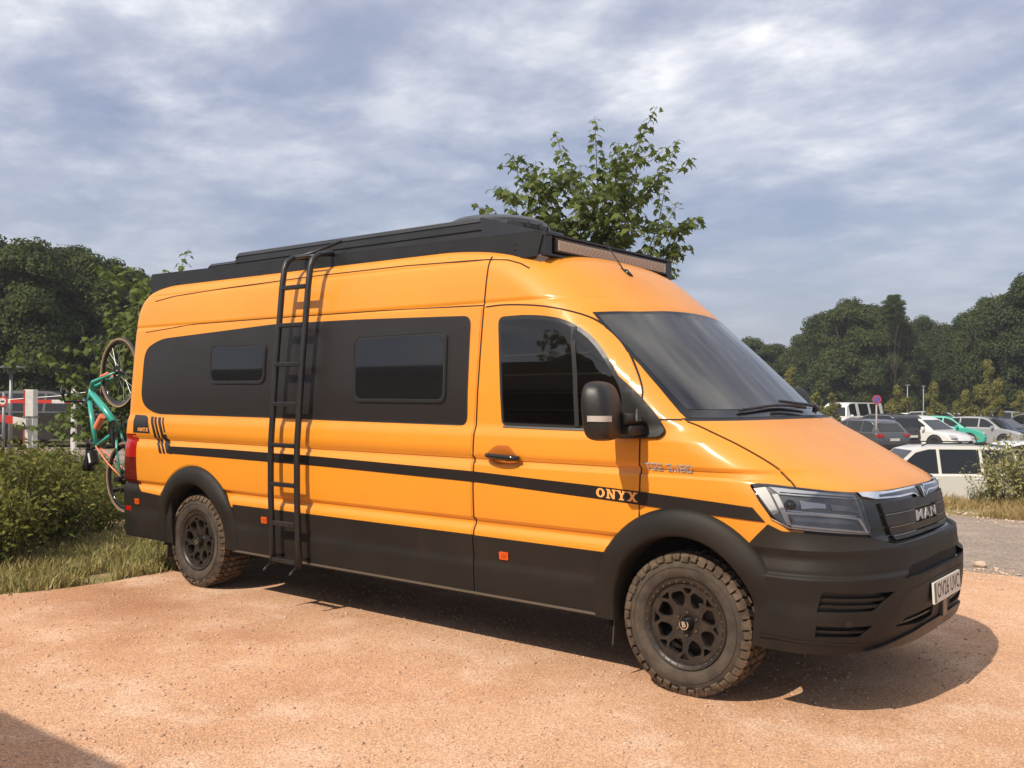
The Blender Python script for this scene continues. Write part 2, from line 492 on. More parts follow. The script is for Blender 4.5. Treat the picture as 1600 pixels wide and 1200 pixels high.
def patch(name, outline, f, off, thick, mt, parent, holes=(), ulines=None, vlines=None, back=False):
    """a sheet of body panel laid on the body surface f(u,v): outline in (u,v), top face at `off`, rim `thick` deep"""
    ang = f in (map_front, map_rear)
    bm = bmesh.new()
    loops = []
    for loop in [outline] + list(holes):
        pts = []
        for p in loop:
            if not pts or (Vector(p[:2]) - Vector(pts[-1][:2])).length > (1e-3 if not ang else 2e-3): pts.append(p)
        if len(pts) > 3 and (Vector(pts[0][:2]) - Vector(pts[-1][:2])).length < 1e-4: pts.pop()
        loops.append([Vector((p[0], p[1] * (30.0 if ang else 1.0), 0)) for p in pts])
    flat = [p for l_ in loops for p in l_]
    bvs = [bm.verts.new((p.x, p.y / (30.0 if ang else 1.0), 0)) for p in flat]
    for tri in tessellate_polygon(loops):
        a_, b_, c_ = (flat[i] for i in tri)
        if len(set(tri)) < 3 or abs((b_ - a_).cross(c_ - a_).z) < 1e-12: continue
        try: bm.faces.new([bvs[i] for i in tri])
        except ValueError: pass
    for v in [v for v in bm.verts if not v.link_faces]: bm.verts.remove(v)
    us = [v.co.x for v in bm.verts]; vz = [v.co.y for v in bm.verts]
    u0, u1, v0, v1 = min(us), max(us), min(vz), max(vz)
    if ulines is None:
        st = 1.5 if ang else 0.10
        ulines = [u0 + (u1-u0) * (k - (0.31 if ang else 0)) / max(1, round((u1-u0)/st)) for k in range(1, max(1, round((u1-u0)/st)))]
        if not ang and u1 > -0.3: ulines += [x * 0.035 for x in range(-30, 18)]
    if vlines is None:
        if ang:
            k = max(1, round((v1-v0)/0.035)); vlines = [v0 + (v1-v0)*i/k for i in range(1, k)]
            vlines += [z for z in (.842, .862) ]
        else:
            vlines = [z for z in WZ]
            k = max(1, round((v1-v0)/(0.045 if u1 > -0.3 and v1 > 1.6 else 0.12))); vlines += [v0 + (v1-v0)*i/k for i in range(1, k)]
    for axis, ls in ((0, ulines), (1, vlines)):
        lo, hi = (u0, u1) if axis == 0 else (v0, v1)
        eps = 0.002 if not (ang and axis == 0) else 0.05
        for q in sorted(set(round(x, 4) for x in ls)):
            if q <= lo + eps or q >= hi - eps: continue
            co = (q, 0, 0) if axis == 0 else (0, q, 0); no = (1, 0, 0) if axis == 0 else (0, 1, 0)
            bmesh.ops.bisect_plane(bm, geom=bm.verts[:] + bm.edges[:] + bm.faces[:], dist=1e-5, plane_co=co, plane_no=no)
    # drop the first triangulation's diagonals: only grid cells clipped by the outline remain
    tu, tv = (2e-3, 1e-5) if ang else (1e-5, 1e-5)
    diag = [e for e in bm.edges if len(e.link_faces) == 2 and abs(e.verts[0].co.x - e.verts[1].co.x) > tu and abs(e.verts[0].co.y - e.verts[1].co.y) > tv]
    bmesh.ops.dissolve_edges(bm, edges=diag, use_verts=False, use_face_split=False)
    loose = [v for v in bm.verts if len(v.link_edges) == 2 and not v.is_boundary]
    if loose: bmesh.ops.dissolve_verts(bm, verts=loose)
    bm.verts.index_update()
    du = 0.15 if ang else 0.006
    top = []; base = []
    for v in bm.verts:
        p, n_ = surf_n(f, v.co.x, v.co.y, du)
        o = off(v.co.x, v.co.y) if callable(off) else off
        top.append(p + n_ * o); base.append(p + n_ * (o - thick))
    faces = []
    flip = None
    for fc in bm.faces:
        ids = [v.index for v in fc.verts]
        if flip is None or True:
            nn = Vector((0, 0, 0))
            for q in range(len(ids)): nn += top[ids[q]].cross(top[ids[(q + 1) % len(ids)]])
            cen = fc.calc_center_median()
            if nn.length > 1e-10:
                _, n_ = surf_n(f, cen.x, cen.y, du)
                if nn.dot(n_) < 0: ids.reverse()
        faces.append(ids)
    nt = len(faces)
    verts = list(top)
    bmap = {}
    for e in bm.edges:
        if len(e.link_faces) == 1:
            a, b = e.verts[0].index, e.verts[1].index
            for q in (a, b):
                if q not in bmap:
                    bmap[q] = len(verts); verts.append(top[q]); verts.append(base[q])
            fv = [v.index for v in e.link_faces[0].verts]
            ids = [bmap[a], bmap[b], bmap[b] + 1, bmap[a] + 1]
            faces.append(ids)
    bm.free()
    me = bpy.data.meshes.new(name)
    me.from_pydata(verts, [], faces)
    me.materials.append(mt)
    sm = [True] * nt + [False] * (len(faces) - nt)
    me.polygons.foreach_set('use_smooth', sm)
    me.update()
    o = link(bpy.data.objects.new(name, me), parent)
    return o

def strip(name, pts, w, f, off, thick, mt, parent, scale_u=1.0):
    """a ribbon of width w along pts in (u,v); scale_u = metres per u unit"""
    L = []; R_ = []
    for i, p in enumerate(pts):
        a = Vector(pts[max(i-1, 0)]); b = Vector(pts[min(i+1, len(pts)-1)])
        t = Vector(((b.x-a.x) * scale_u, b.y-a.y)).normalized()
        n_ = Vector((-t.y, t.x)) * (w / 2)
        L.append((p[0] + n_.x / scale_u, p[1] + n_.y)); R_.append((p[0] - n_.x / scale_u, p[1] - n_.y))
    return patch(name, L + R_[::-1], f, off, thick, mt, parent)

def text_mesh(txt, size, bold=0.0, spacing=1.0):
    cu = bpy.data.curves.new('lettering', 'FONT'); cu.body = txt; cu.size = size; cu.offset = bold
    cu.align_x = 'CENTER'; cu.align_y = 'CENTER'; cu.resolution_u = 3; cu.space_character = spacing
    ob = bpy.data.objects.new('lettering', cu); COL.objects.link(ob)
    dg = bpy.context.evaluated_depsgraph_get(); dg.update()
    me = bpy.data.meshes.new_from_object(ob.evaluated_get(dg))
    vs = [v.co.copy() for v in me.vertices]; fs = [list(p.vertices) for p in me.polygons]
    bpy.data.objects.remove(ob); bpy.data.curves.remove(cu); bpy.data.meshes.remove(me)
    return vs, fs

def surf_polys(name, vs, fs, place, f, off, thick, mt, parent):
    """flat letters/shapes (vs in metres) laid on the surface; place maps local (x,y) to (u,v)"""
    du = 0.15 if f in (map_front, map_rear) else 0.006
    bm = bmesh.new()
    bv = [bm.verts.new((*place(v[0], v[1]), 0)) for v in vs]
    for q in fs:
        try: bm.faces.new([bv[i] for i in q])
        except ValueError: pass
    bmesh.ops.remove_doubles(bm, verts=bm.verts[:], dist=1e-6)
    bm.verts.index_update()
    top = []; base = []
    for v in bm.verts:
        p, n_ = surf_n(f, v.co.x, v.co.y, du); top.append(p + n_ * off); base.append(p + n_ * (off - thick))
    N = len(top); faces = []
    for fc in bm.faces: faces.append([v.index for v in fc.verts])
    for e in bm.edges:
        if len(e.link_faces) == 1:
            a, b = e.verts[0].index, e.verts[1].index
            faces.append([a, b, b + N, a + N])
    bm.free()
    return mesh_obj(name, top + base, faces, mt, parent)
# ================================================================== SETTING
def away(px, d, z=0.0):
    """ground position d metres ahead of the standpoint along a bearing"""
    k = (px - 800) / 1497.69
    fx, fy = -0.62360, 0.78174; rx, ry = 0.78174, 0.62360
    return Vector((CAM.x + d * (fx + rx * k), CAM.y + d * (fy + ry * k), z))

def sstep(a, b, x):
    t = min(1, max(0, (x - a) / (b - a))); return t * t * (3 - 2 * t)

def terrain_h(x, y):
    h = 0.0
    ratio = y / max(0.5, -x + 1.0) if x < 0.5 else 99
    g = sstep(0.55, 1.1, ratio)
    # low bank along the far side of the road, rising towards +x
    rise = sstep(-1.2, 0.9, x)
    bank = sstep(8.4, 9.9, y) * (1 - sstep(10.6, 13.0, y))
    h += g * bank * (0.0 + 0.40 * rise)
    h += g * (-1.4 * sstep(10.6, 14.5, y) + 0.62 * sstep(29, 36, y))
    h += 0.03 * g * bank * mnoise.noise(Vector((x * 1.3, y * 1.3, 0)))
    # wooded rise far away
    r = math.hypot(x - CAM.x, y - CAM.y)
    h += 0.0 * r
    return h

def grid_sheet(name, xs, ys, lift, mt, parent=None, clip=None, dz=None):
    vs = []; fs = []; idx = {}
    for i, x in enumerate(xs):
        for j, y in enumerate(ys):
            idx[i, j] = len(vs); vs.append((x, y, terrain_h(x, y) + lift + (dz(x, y) if dz else 0)))
    for i in range(len(xs) - 1):
        for j in range(len(ys) - 1):
            if clip and not clip((xs[i] + xs[i+1]) / 2, (ys[j] + ys[j+1]) / 2): continue
            fs.append((idx[i, j], idx[i+1, j], idx[i+1, j+1], idx[i, j+1]))
    return kind(mesh_obj(name, vs, fs, mt, parent, smooth=True), 'structure')

def axis_pts(lo, hi, fine_lo, fine_hi, step, grow=1.25):
    out = []; x = fine_lo
    while x <= fine_hi: out.append(x); x += step
    s = step; x = fine_hi
    while x < hi: s *= grow; x += s; out.append(x)
    s = step; x = fine_lo
    while x > lo: s *= grow; x -= s; out.insert(0, x)
    return out

G_EARTH = ground_mat('dry_earth', ((0.24, 0.19, 0.085), (0.15, 0.14, 0.05), (0.38, 0.27, 0.16)), (0.35, 2.4, 60), 0.5, 25)
G_SAND = ground_mat('pink_sand_gravel', ((0.66, 0.405, 0.255), (0.56, 0.315, 0.180), (0.74, 0.51, 0.36)), (0.75, 2.3, 150), 0.55, 95)
G_ROAD = ground_mat('grey_gravel_road', ((0.31, 0.245, 0.20), (0.26, 0.21, 0.17), (0.40, 0.31, 0.24)), (0.4, 2.0, 70), 0.45, 55)
G_ASPH = ground_mat('pale_car_park_gravel', ((0.26, 0.22, 0.18), (0.20, 0.17, 0.14), (0.33, 0.27, 0.20)), (0.2, 1.2, 40), 0.3, 30)

# darker damp patch on the gravel near the middle of the van
_nt = G_SAND.node_tree; _n, _l = _nt.nodes, _nt.links
_b = _n['Principled BSDF']; _src = _b.inputs['Base Color'].links[0].from_socket
_g = _n.new('ShaderNodeNewGeometry'); _v = _n.new('ShaderNodeVectorMath'); _v.operation = 'SUBTRACT'; _v.inputs[1].default_value = (-4.3, -1.7, 0)
_l.new(_g.outputs['Position'], _v.inputs[0])
_s = _n.new('ShaderNodeVectorMath'); _s.operation = 'MULTIPLY'; _s.inputs[1].default_value = (0.55, 1.3, 0); _l.new(_v.outputs[0], _s.inputs[0])
_d = _n.new('ShaderNodeVectorMath'); _d.operation = 'LENGTH'; _l.new(_s.outputs[0], _d.inputs[0])
_t = _n.new('ShaderNodeTexNoise'); _t.inputs['Scale'].default_value = 2.2; _t.inputs['Detail'].default_value = 7; _l.new(_g.outputs['Position'], _t.inputs['Vector'])
_a = _n.new('ShaderNodeMath'); _a.operation = 'MULTIPLY_ADD'; _a.inputs[1].default_value = 1.6; _l.new(_t.outputs['Fac'], _a.inputs[0]); _l.new(_d.outputs['Value'], _a.inputs[2])
_r = _n.new('ShaderNodeMapRange'); _r.inputs[1].default_value = 0.9; _r.inputs[2].default_value = 1.9; _r.inputs[3].default_value = 0.75; _r.inputs[4].default_value = 0.0; _l.new(_a.outputs[0], _r.inputs[0])
_x = _n.new('ShaderNodeMix'); _x.data_type = 'RGBA'; _x.blend_type = 'MULTIPLY'; _l.new(_r.outputs[0], _x.inputs['Factor']); _l.new(_src, _x.inputs[6]); _x.inputs[7].default_value = (0.66, 0.56, 0.50, 1)
_l.new(_x.outputs[2], _b.inputs['Base Color'])
grid_sheet('ground', [max(-250, min(250, v)) for v in axis_pts(-250, 250, -14, 8, 0.5)], [max(-200, min(320, v)) for v in axis_pts(-200, 320, -8, 16, 0.5)], -0.012, G_EARTH)

def edge_noise(t, s=0.9, a=0.22):
    return a * mnoise.noise(Vector((t * s, 3.1, 0))) + a * 0.4 * mnoise.noise(Vector((t * s * 4, 9.1, 0)))

def ribbon(name, a_fn, b_fn, ts, lift, mt, along='x', cols=6):
    vs = []; fs = []
    for t in ts:
        a, b = a_fn(t), b_fn(t)
        for k in range(cols + 1):
            q = a + (b - a) * k / cols
            x, y = (t, q) if along == 'x' else (q, t)
            vs.append((x, y, terrain_h(x, y) + lift))
    for i in range(len(ts) - 1):
        for k in range(cols):
            n0 = i * (cols + 1) + k
            fs.append((n0, n0 + cols + 1, n0 + cols + 2, n0 + 1))
    return kind(mesh_obj(name, vs, fs, mt, None, smooth=True), 'structure')

road_ts = [-90 + 0.5 * i for i in range(240)]
ribbon('road', lambda x: 3.95 + edge_noise(x), lambda x: 8.55 + edge_noise(x + 40), road_ts, -0.004, G_ROAD)
lot_ts = [-14 + 0.1 * i for i in range(181)]
ribbon('gravel_lot', lambda y: -5.30 + edge_noise(y, 1.1, 0.14) - (max(0, -y - 3.2)) * 0.6, lambda y: 14.0, lot_ts, 0.0, G_SAND, along='y', cols=24)
# car park floor, beyond the bank
vs = []; fs = []
cpx = [-75 + 1.5 * i for i in range(80)]; cpy = [14.5 + 1.5 * i for i in range(44)]
for x in cpx:
    for y in cpy: vs.append((x, y, terrain_h(x, y) + 0.01))
for i in range(len(cpx) - 1):
    for j in range(len(cpy) - 1):
        xx, yy = cpx[i], cpy[j]
        if yy > 0.75 * (-xx) : fs.append((i*len(cpy)+j, (i+1)*len(cpy)+j, (i+1)*len(cpy)+j+1, i*len(cpy)+j+1))
kind(mesh_obj('parking_ground', vs, fs, G_ASPH, None, smooth=True), 'structure')

# ================================================================== VAN
van = thing('camper_van', 'orange high-roof camper van with matt black lower body, roof rack and side ladder', 'camper van')

WHX = {'f': 0.01, 'r': -4.46}
def in_arch(x, z, r=0.47):
    for cx_ in WHX.values():
        if (x - cx_)**2 + (z - 0.41)**2 < r * r: return True
        if abs(x - cx_) < r and z < 0.41: return True
    return False

def body_loop(z):
    W = Wd(z); xc, xf, n = _cub(FT, z); xr, rx, m_ = _cub(RT, z)
    pts = []
    K1 = 14
    for k in range(K1 + 1):            # tail centre to side
        t = (math.pi / 2) * (k / K1)
        pts.append((xr + rx - rx * max(0.0, math.cos(t)) ** (2 / m_), W * math.sin(t) ** (2 / m_)))
    K2 = 72
    x0 = xr + rx
    for k in range(1, K2): pts.append((x0 + (xc - x0) * k / K2, W))
    K3 = 34
    for k in range(K3 + 1):
        t = (math.pi / 2) * (1 - k / K3)
        pts.append((xc + (xf - xc) * max(0.0, math.cos(t)) ** (2 / n), W * max(0.0, math.sin(t)) ** (2 / n)))
    return pts

def make_shell():
    zs = sorted(set([0.34] + [z for z in WZ if z > 0.35] + [.45, .65, .862, .842, .85, .95, 1.05, 1.08, 1.10, 1.115, 1.13, 1.15, 1.17, 1.19, 1.225, 1.24, 1.26, 1.30, 1.32, 1.34, 1.36, 1.39, 1.425, 1.44, 1.455, 1.47, 1.50,
              1.55, 1.66, 1.72, 1.78, 1.85, 1.9, 1.95, 2.05, 2.09, 2.14, 2.2, 2.25, 2.35, 2.42, 2.47, 2.50, 2.525, 2.55, 2.568, 2.583, 2.597]))
    vs = []; rows = []
    for z in zs:
        lp = body_loop(z)
        ring = [(x, -y) for x, y in lp] + [(x, y) for x, y in lp[-2:0:-1]]
        rows.append(len(ring)); vs += [(x, y, z) for x, y in ring]
    n = rows[0]; fs = []
    for i in range(len(zs) - 1):
        for k in range(n):
            q = (i*n+k, i*n+(k+1)%n, (i+1)*n+(k+1)%n, (i+1)*n+k)
            c = [sum(vs[j][a] for j in q) / 4 for a in range(3)]
            if abs(c[1]) > 0.72 and in_arch(c[0], c[2]): continue
            fs.append(q)
    vs.append((-2.9, 0, 2.607)); t0 = (len(zs) - 1) * n
    for k in range(n): fs.append((t0 + k, t0 + (k+1) % n, len(vs) - 1))
    mi = [1 if (sum(vs[j][2] for j in f) / len(f) < 1.09 and sum(vs[j][0] for j in f) / len(f) > 0.60 and abs(sum(vs[j][1] for j in f) / len(f)) < 0.95) or sum(vs[j][2] for j in f) / len(f) < 0.70 or (sum(vs[j][0] for j in f) / len(f) > 0.45 and sum(vs[j][2] for j in f) / len(f) < 0.90) else 0 for f in fs]
    return mesh_obj('body', vs, fs, [M_PAINT, M_PLAST], van, smooth=True, mi=mi)
shell = make_shell()

# wheel wells and underside
mb = MB()
mb.box((-2.3, 0, 0.42), (6.0, 1.3, 0.20)); mb.box((-2.23, 0, 0.40), (3.2, 1.86, 0.10)); mb.box((-5.3, 0, 0.42), (0.75, 1.8, 0.12))
mb.box((0.7, 0, 0.42), (0.35, 1.5, 0.10))
for cx_ in WHX.values():
    for s in (-1, 1):
        vs = []; fs = []
        N = 20
        for k in range(N + 1):
            a = math.pi * k / N
            for yy in (0.99, 0.60): vs.append((cx_ + 0.475 * math.cos(a), s * yy, 0.41 + 0.475 * math.sin(a)))
        for yy in (0.99, 0.60): vs.append((cx_ + 0.475, s * yy, 0.30)); 
        for yy in (0.99, 0.60): vs.append((cx_ - 0.475, s * yy, 0.30))
        for k in range(N): fs.append((2*k, 2*k+1, 2*k+3, 2*k+2))
        a0 = 2 * (N + 1); fs.append((0, 1, a0 + 1, a0)); fs.append((2*N, 2*N+1, a0+3, a0+2))
        fs.append(tuple([2*k+1 for k in range(N+1)] + [a0+3, a0+1]))
        mb.add(vs, fs)
mb.build('underbody', M_DARK, van)

# ---------------- painted panels with real edges
def arc(cx_, cz, rx, rz, a0, a1, n=14):
    return [(cx_ + rx * math.cos(math.radians(a0 + (a1-a0)*k/n)), cz + rz * math.sin(math.radians(a0 + (a1-a0)*k/n))) for k in range(n + 1)]
door_top = catmull([(-1.43, 2.135), (-1.25, 2.14), (-0.97, 2.115), (-0.74, 2.06), (-0.60, 1.99), (-0.47, 1.885), (-0.36, 1.755), (-0.285, 1.64), (-0.262, 1.56), (-0.255, 1.42), (-0.25, 1.20), (-0.25, 1.06)], 4)
door_out = [(-1.425, 0.715)] + door_top + arc(0.01, 0.41, 0.58, 0.58, 117, 150, 6) + [(-0.50, 0.715)]
door = patch('front_door', door_out, map_side, 0.0045, 0.006, M_PAINT, van)
side_out = [(-5.35, 0.74), (-5.36, 1.0), (-5.40, 1.3), (-5.42, 1.7), (-5.42, 2.02, 0.12), (-5.36, 2.115, .1), (-4.6, 2.16), (-3.6, 2.162), (-1.46, 2.145), (-1.46, 0.715), (-3.93, 0.715)] + arc(-4.46, 0.41, 0.595, 0.60, 35, 145, 12) + [(-4.98, 0.715)]
side_out = [p[:2] for p in side_out]
cside = patch('cargo_side_panel', side_out, map_side, 0.0035, 0.005, M_PAINT, van)
# black shadow gaps round the panels
strip('panel_gap', [(-1.4425, z) for z in (0.37, 0.545, 0.56, 0.70, 0.775, 0.835, 1.0, 1.18, 1.3, 1.5, 1.8, 2.0, 2.10, 2.22, 2.34, 2.43, 2.47)], 0.007, map_side, 0.0049, 0.004, M_GROOVE, van)
strip('panel_gap', [(p[0] + 0.003, p[1] + 0.009) for p in door_top[:-1]] + [(-0.247, 1.06), (-0.252, 0.97), (-0.247, 0.93)], 0.007, map_side, 0.0035, 0.004, M_GROOVE, van)
strip('panel_gap', [(-5.36, 2.127), (-4.6, 2.172), (-3.6, 2.174), (-2.4, 2.170), (-1.45, 2.155)], 0.005, map_side, 0.003, 0.004, M_GROOVE, van)
strip('roof_seam', [(-5.28, 2.40), (-5.0, 2.43), (-4.3, 2.452), (-3.1, 2.472), (-2.2, 2.472), (-1.45, 2.452), (-1.32, 2.44), (-1.22, 2.41), (-1.15, 2.375)], 0.006, map_side, 0.003, 0.004, M_GROOVE, van)
# hood
hood_edge = [(26.9, 1.128), (22.4, 1.113), (17.1, 1.105), (11, 1.104), (5, 1.105)]
hood_side = catmull([(38.0, 1.452), (36.2, 1.43), (33.6, 1.383), (30.6, 1.318), (28.3, 1.25), (27.1, 1.19), (26.9, 1.128)], 4)
hh = hood_side + hood_edge[1:]
hood_out = hh + [(0, 1.105)] + [(-a, b) for a, b in hh[::-1]] + [(-30, 1.453), (-15, 1.456), (0, 1.457), (15, 1.456), (30, 1.453)]
hv = [1.1 + 0.012 * i for i in range(30)]
hood = patch('hood', hood_out, map_front, 0.005, 0.008, M_PAINT, van, vlines=hv)
strip('hood_gap', [(a + 0.22, b) for a, b in hood_side], 0.007, map_front, 0.002, 0.004, M_GROOVE, van, scale_u=0.03)
strip('hood_gap', [(27.4, 1.122)] + [(a, b - 0.009) for a, b in hood_edge] + [(0, 1.096)] + [(-a, b - 0.009) for a, b in hood_edge[::-1]] + [(-27.4, 1.122)], 0.016, map_front, 0.003, 0.006, M_GROOVE, van, scale_u=0.036)
# wing top seam under the windscreen corner
strip('panel_gap', [(-0.21, 1.463), (-0.12, 1.462), (-0.03, 1.462)], 0.007, map_side, 0.003, 0.004, M_GROOVE, van)

# ---------------- black panel with the windows
bp_out = round_poly([(-5.325, 1.97, .10), (-5.10, 2.055, .25), (-3.54, 2.118, .1), (-2.60, 2.112, .1), (-1.545, 2.088, .06), (-1.52, 1.40, .06), (-2.30, 1.405, .1), (-3.51, 1.415, .1), (-5.08, 1.418, .25), (-5.31, 1.50, .16)], 0.05, 6)
wp = patch('black_side_panel', bp_out, map_side, 0.0065, 0.004, M_SATIN, van)
strip('panel_lip', bp_out + [bp_out[0]], 0.010, map_side, 0.0072, 0.004, M_RUBBER, van)
for wo in ([(-4.325, 1.985), (-3.60, 1.978), (-3.585, 1.665), (-4.30, 1.665)], [(-2.61, 1.998), (-1.725, 2.008), (-1.70, 1.535), (-2.575, 1.535)]):
    rp = round_poly(wo, 0.07, 7)
    cxm = sum(p[0] for p in wo) / 4; czm = sum(p[1] for p in wo) / 4
    fr = patch('side_window', rp, map_side, 0.016, 0.011, M_RUBBER, van)
    rin = round_poly([(cxm + (p[0]-cxm) * (1 - .045/abs(p[0]-cxm) * .6), czm + (p[1]-czm) * (1 - .045/abs(p[1]-czm) * .6)) for p in wo], 0.055, 7)
    patch('pane', rin, map_side, 0.0175, 0.003, M_GLASSD, fr)
    rin2 = round_poly([(cxm + (p[0]-cxm) * (1 - .010/abs(p[0]-cxm)), czm + (p[1]-czm) * (1 - .010/abs(p[1]-czm))) for p in wo], 0.065, 7)
    strip('pane_seal', rin2 + [rin2[0]], 0.007, map_side, 0.019, 0.004, M_PLAST, fr)

# ---------------- driver's window
dw = [(-1.315, 2.075, .05), (-0.98, 2.065, .2), (-0.76, 2.01, .15), (-0.56, 1.865, .12), (-0.40, 1.68, .1), (-0.29, 1.50, .06), (-0.25, 1.405, .03), (-0.70, 1.40, .03), (-1.235, 1.405, .04)]
dw = [(-1.315, 2.075, .05)] + [p + (0,) for p in catmull([(-1.12, 2.078), (-0.98, 2.068), (-0.85, 2.045), (-0.74, 2.002), (-0.64, 1.940), (-0.55, 1.860), (-0.46, 1.757), (-0.375, 1.640), (-0.305, 1.520), (-0.262, 1.425)], 3)] + [(-0.25, 1.400, .02), (-0.70, 1.40, 0), (-1.235, 1.405, .04)]
dwo = round_poly(dw, 0.04, 5)
dfr = patch('door_window', dwo, map_side, 0.006, 0.003, M_RUBBER, van)
def shrink(pts, d):
    out = []
    N = len(pts)
    for i in range(N):
        a = Vector(pts[i-1][:2]); p = Vector(pts[i][:2]); b = Vector(pts[(i+1) % N][:2])
        t1 = (p - a).normalized(); t2 = (b - p).normalized()
        n1 = Vector((t1.y, -t1.x)); n2 = Vector((t2.y, -t2.x)); nn = (n1 + n2).normalized()
        k = d / max(0.4, nn.dot(n1)); q = p + nn * k
        out.append((q.x, q.y) + tuple(pts[i][2:]))
    return out
dwi = [p[:2] for p in shrink(dw, 0.022)]
patch('blind', [p[:2] for p in dwi], map_side, 0.0070, 0.003, M_CURT, dfr)
for k, zz in enumerate((1.83, 1.71, 1.60, 1.50)):
    xr_ = {0: -0.60, 1: -0.49, 2: -0.41, 3: -0.35}[k]
    strip('blind_fold', [(-1.25 + 0.02 * k, zz), (-0.9, zz + 0.004), (xr_, zz + 0.006)], 0.012, map_side, 0.0095, 0.004, mat('blind_fold_edge', (0.13, 0.11, 0.09), 0.6), dfr)
patch('pane', [p[:2] for p in dwi], map_side, 0.0125, 0.0015, M_PANE, dfr)
strip('window_divider', [(-0.742, 1.985), (-0.70, 1.7), (-0.672, 1.41)], 0.030, map_side, 0.0165, 0.009, M_RUBBER, dfr)
strip('window_sill', [(-1.222, 1.398), (-0.9, 1.394), (-0.40, 1.392)], 0.014, map_side, 0.010, 0.006, mat('sill_trim', (0.10, 0.10, 0.09), 0.4), dfr)

# ---------------- windscreen
ws_near = [(58.4, 2.080), (55.1, 2.008), (49.8, 1.881), (45.4, 1.762), (41.9, 1.637), (39.8, 1.55), (38.1, 1.472)]
ws_top = [(50, 2.089), (39.5, 2.096), (26, 2.112), (13, 2.119), (0, 2.122)]
ws_bot = [(34, 1.470), (28.9, 1.470), (13.7, 1.474), (0, 1.476)]
def mir(l): return [(-a, b) for a, b in l[::-1]]
ws_out = ws_near[::-1] + ws_top[:-1] + [(0, 2.122)] + mir(ws_top[:-1]) + [(-a, b) for a, b in ws_near] + [(-a, b) for a, b in ws_bot[:-1]] + ws_bot[::-1]
M_WS = mat('dusty_windscreen_band', (0.012, 0.012, 0.013), 0.10, spec=0.6)
wsf = patch('windscreen', ws_out, map_front, 0.004, 0.006, M_WS, van)
def sc_in(l, d):
    return [(a - d * (1 if a > 0 else -1) if abs(a) > 20 else a, b) for a, b in l]
wi = [(56.4, 2.060), (53.4, 1.990), (48.2, 1.870), (44.0, 1.755), (40.6, 1.640), (38.6, 1.57), (37.1, 1.515)]
wit = [(48, 2.072), (38, 2.080), (26, 2.092), (13, 2.098), (0, 2.101)]
wib = [(30, 1.513), (15, 1.517), (0, 1.519)]
wi_out = wi[::-1] + wit + mir(wit[:-1]) + [(-a, b) for a, b in wi] + [(-a, b) for a, b in wib[:-1]] + wib[::-1]
M_WSG = bpy.data.materials.new('dust_and_sky_streak_glass'); M_WSG.use_nodes = True
_n, _l = M_WSG.node_tree.nodes, M_WSG.node_tree.links
_b = _n['Principled BSDF']; _b.inputs['Roughness'].default_value = 0.045; _b.inputs['IOR'].default_value = 1.52; _b.inputs['Specular IOR Level'].default_value = 0.75
_t = _n.new('ShaderNodeTexNoise'); _t.inputs['Scale'].default_value = 1.0; _t.inputs['Detail'].default_value = 2
_mp = _n.new('ShaderNodeMapping'); _co = _n.new('ShaderNodeTexCoord')
_mp.inputs['Scale'].default_value = (0.7, 3.4, 0.7); _mp.inputs['Rotation'].default_value = (0, 0, math.radians(-6))
_l.new(_co.outputs['Object'], _mp.inputs[0]); _l.new(_mp.outputs[0], _t.inputs['Vector'])
_r = _n.new('ShaderNodeMapRange'); _r.inputs[1].default_value = .35; _r.inputs[2].default_value = .68
_l.new(_t.outputs['Fac'], _r.inputs[0])
_x = _n.new('ShaderNodeMix'); _x.data_type = 'RGBA'; _x.inputs[6].default_value = (0.010, 0.010, 0.012, 1); _x.inputs[7].default_value = (0.10, 0.098, 0.088, 1)  # pale streaks: sky reflections and dust put into the glass colour
_l.new(_r.outputs[0], _x.inputs['Factor']); _l.new(_x.outputs[2], _b.inputs['Base Color'])
patch('glass', wi_out, map_front, 0.006, 0.003, M_WSG, wsf)
# cowl strip between glass and hood, and wipers
patch('cowl', [(39, 1.470), (30, 1.471), (15, 1.475), (0, 1.477), (-15, 1.475), (-30, 1.471), (-39, 1.470), (-38.2, 1.452), (-30, 1.448), (-15, 1.450), (0, 1.451), (15, 1.450), (30, 1.448), (38.2, 1.452)], map_front, 0.002, 0.004, M_PLAST, van)
for s, a0 in ((1, 24.0), (1, -20.0)):
    mb = MB()
    pts = []
    for k in range(9):
        a = a0 - 33 * k / 8
        p, n_ = surf_n(map_front, a, 1.495 + 0.022 * math.sin(math.pi * k / 8) + 0.012 * k / 8, .15); pts.append(p + n_ * 0.022)
    mb.tube(pts, 0.009, 6)
    p, n_ = surf_n(map_front, a0 - 35, 1.475, .15); q = pts[4]
    mb.tube([p + n_ * 0.03, p + n_ * 0.05 + Vector((-.02, 0, .02)), q + n_ * 0.03], [0.022, 0.012, 0.009], 6)
    mb.build('wiper', M_PLAST, van, smooth=True)

# ---------------- swage stripe and lettering
st_top = [(-4.84, 1.145), (-4.09, 1.150), (-2.89, 1.142), (-1.43, 1.115), (-0.54, 1.083), (-0.25, 1.07), (0.20, 1.046), (0.405, 1.033)]
st_bot = [(-4.80, 1.085), (-4.09, 1.082), (-2.89, 1.075), (-1.43, 1.050), (-0.54, 1.012), (-0.25, 0.998), (0.25, 0.975), (0.47, 0.965)]
M_STRIPE = mat('black_vinyl', (0.016, 0.013, 0.012), 0.34)
patch('side_stripe', st_top + st_bot[::-1], map_side, 0.0065, 0.003, M_STRIPE, van)

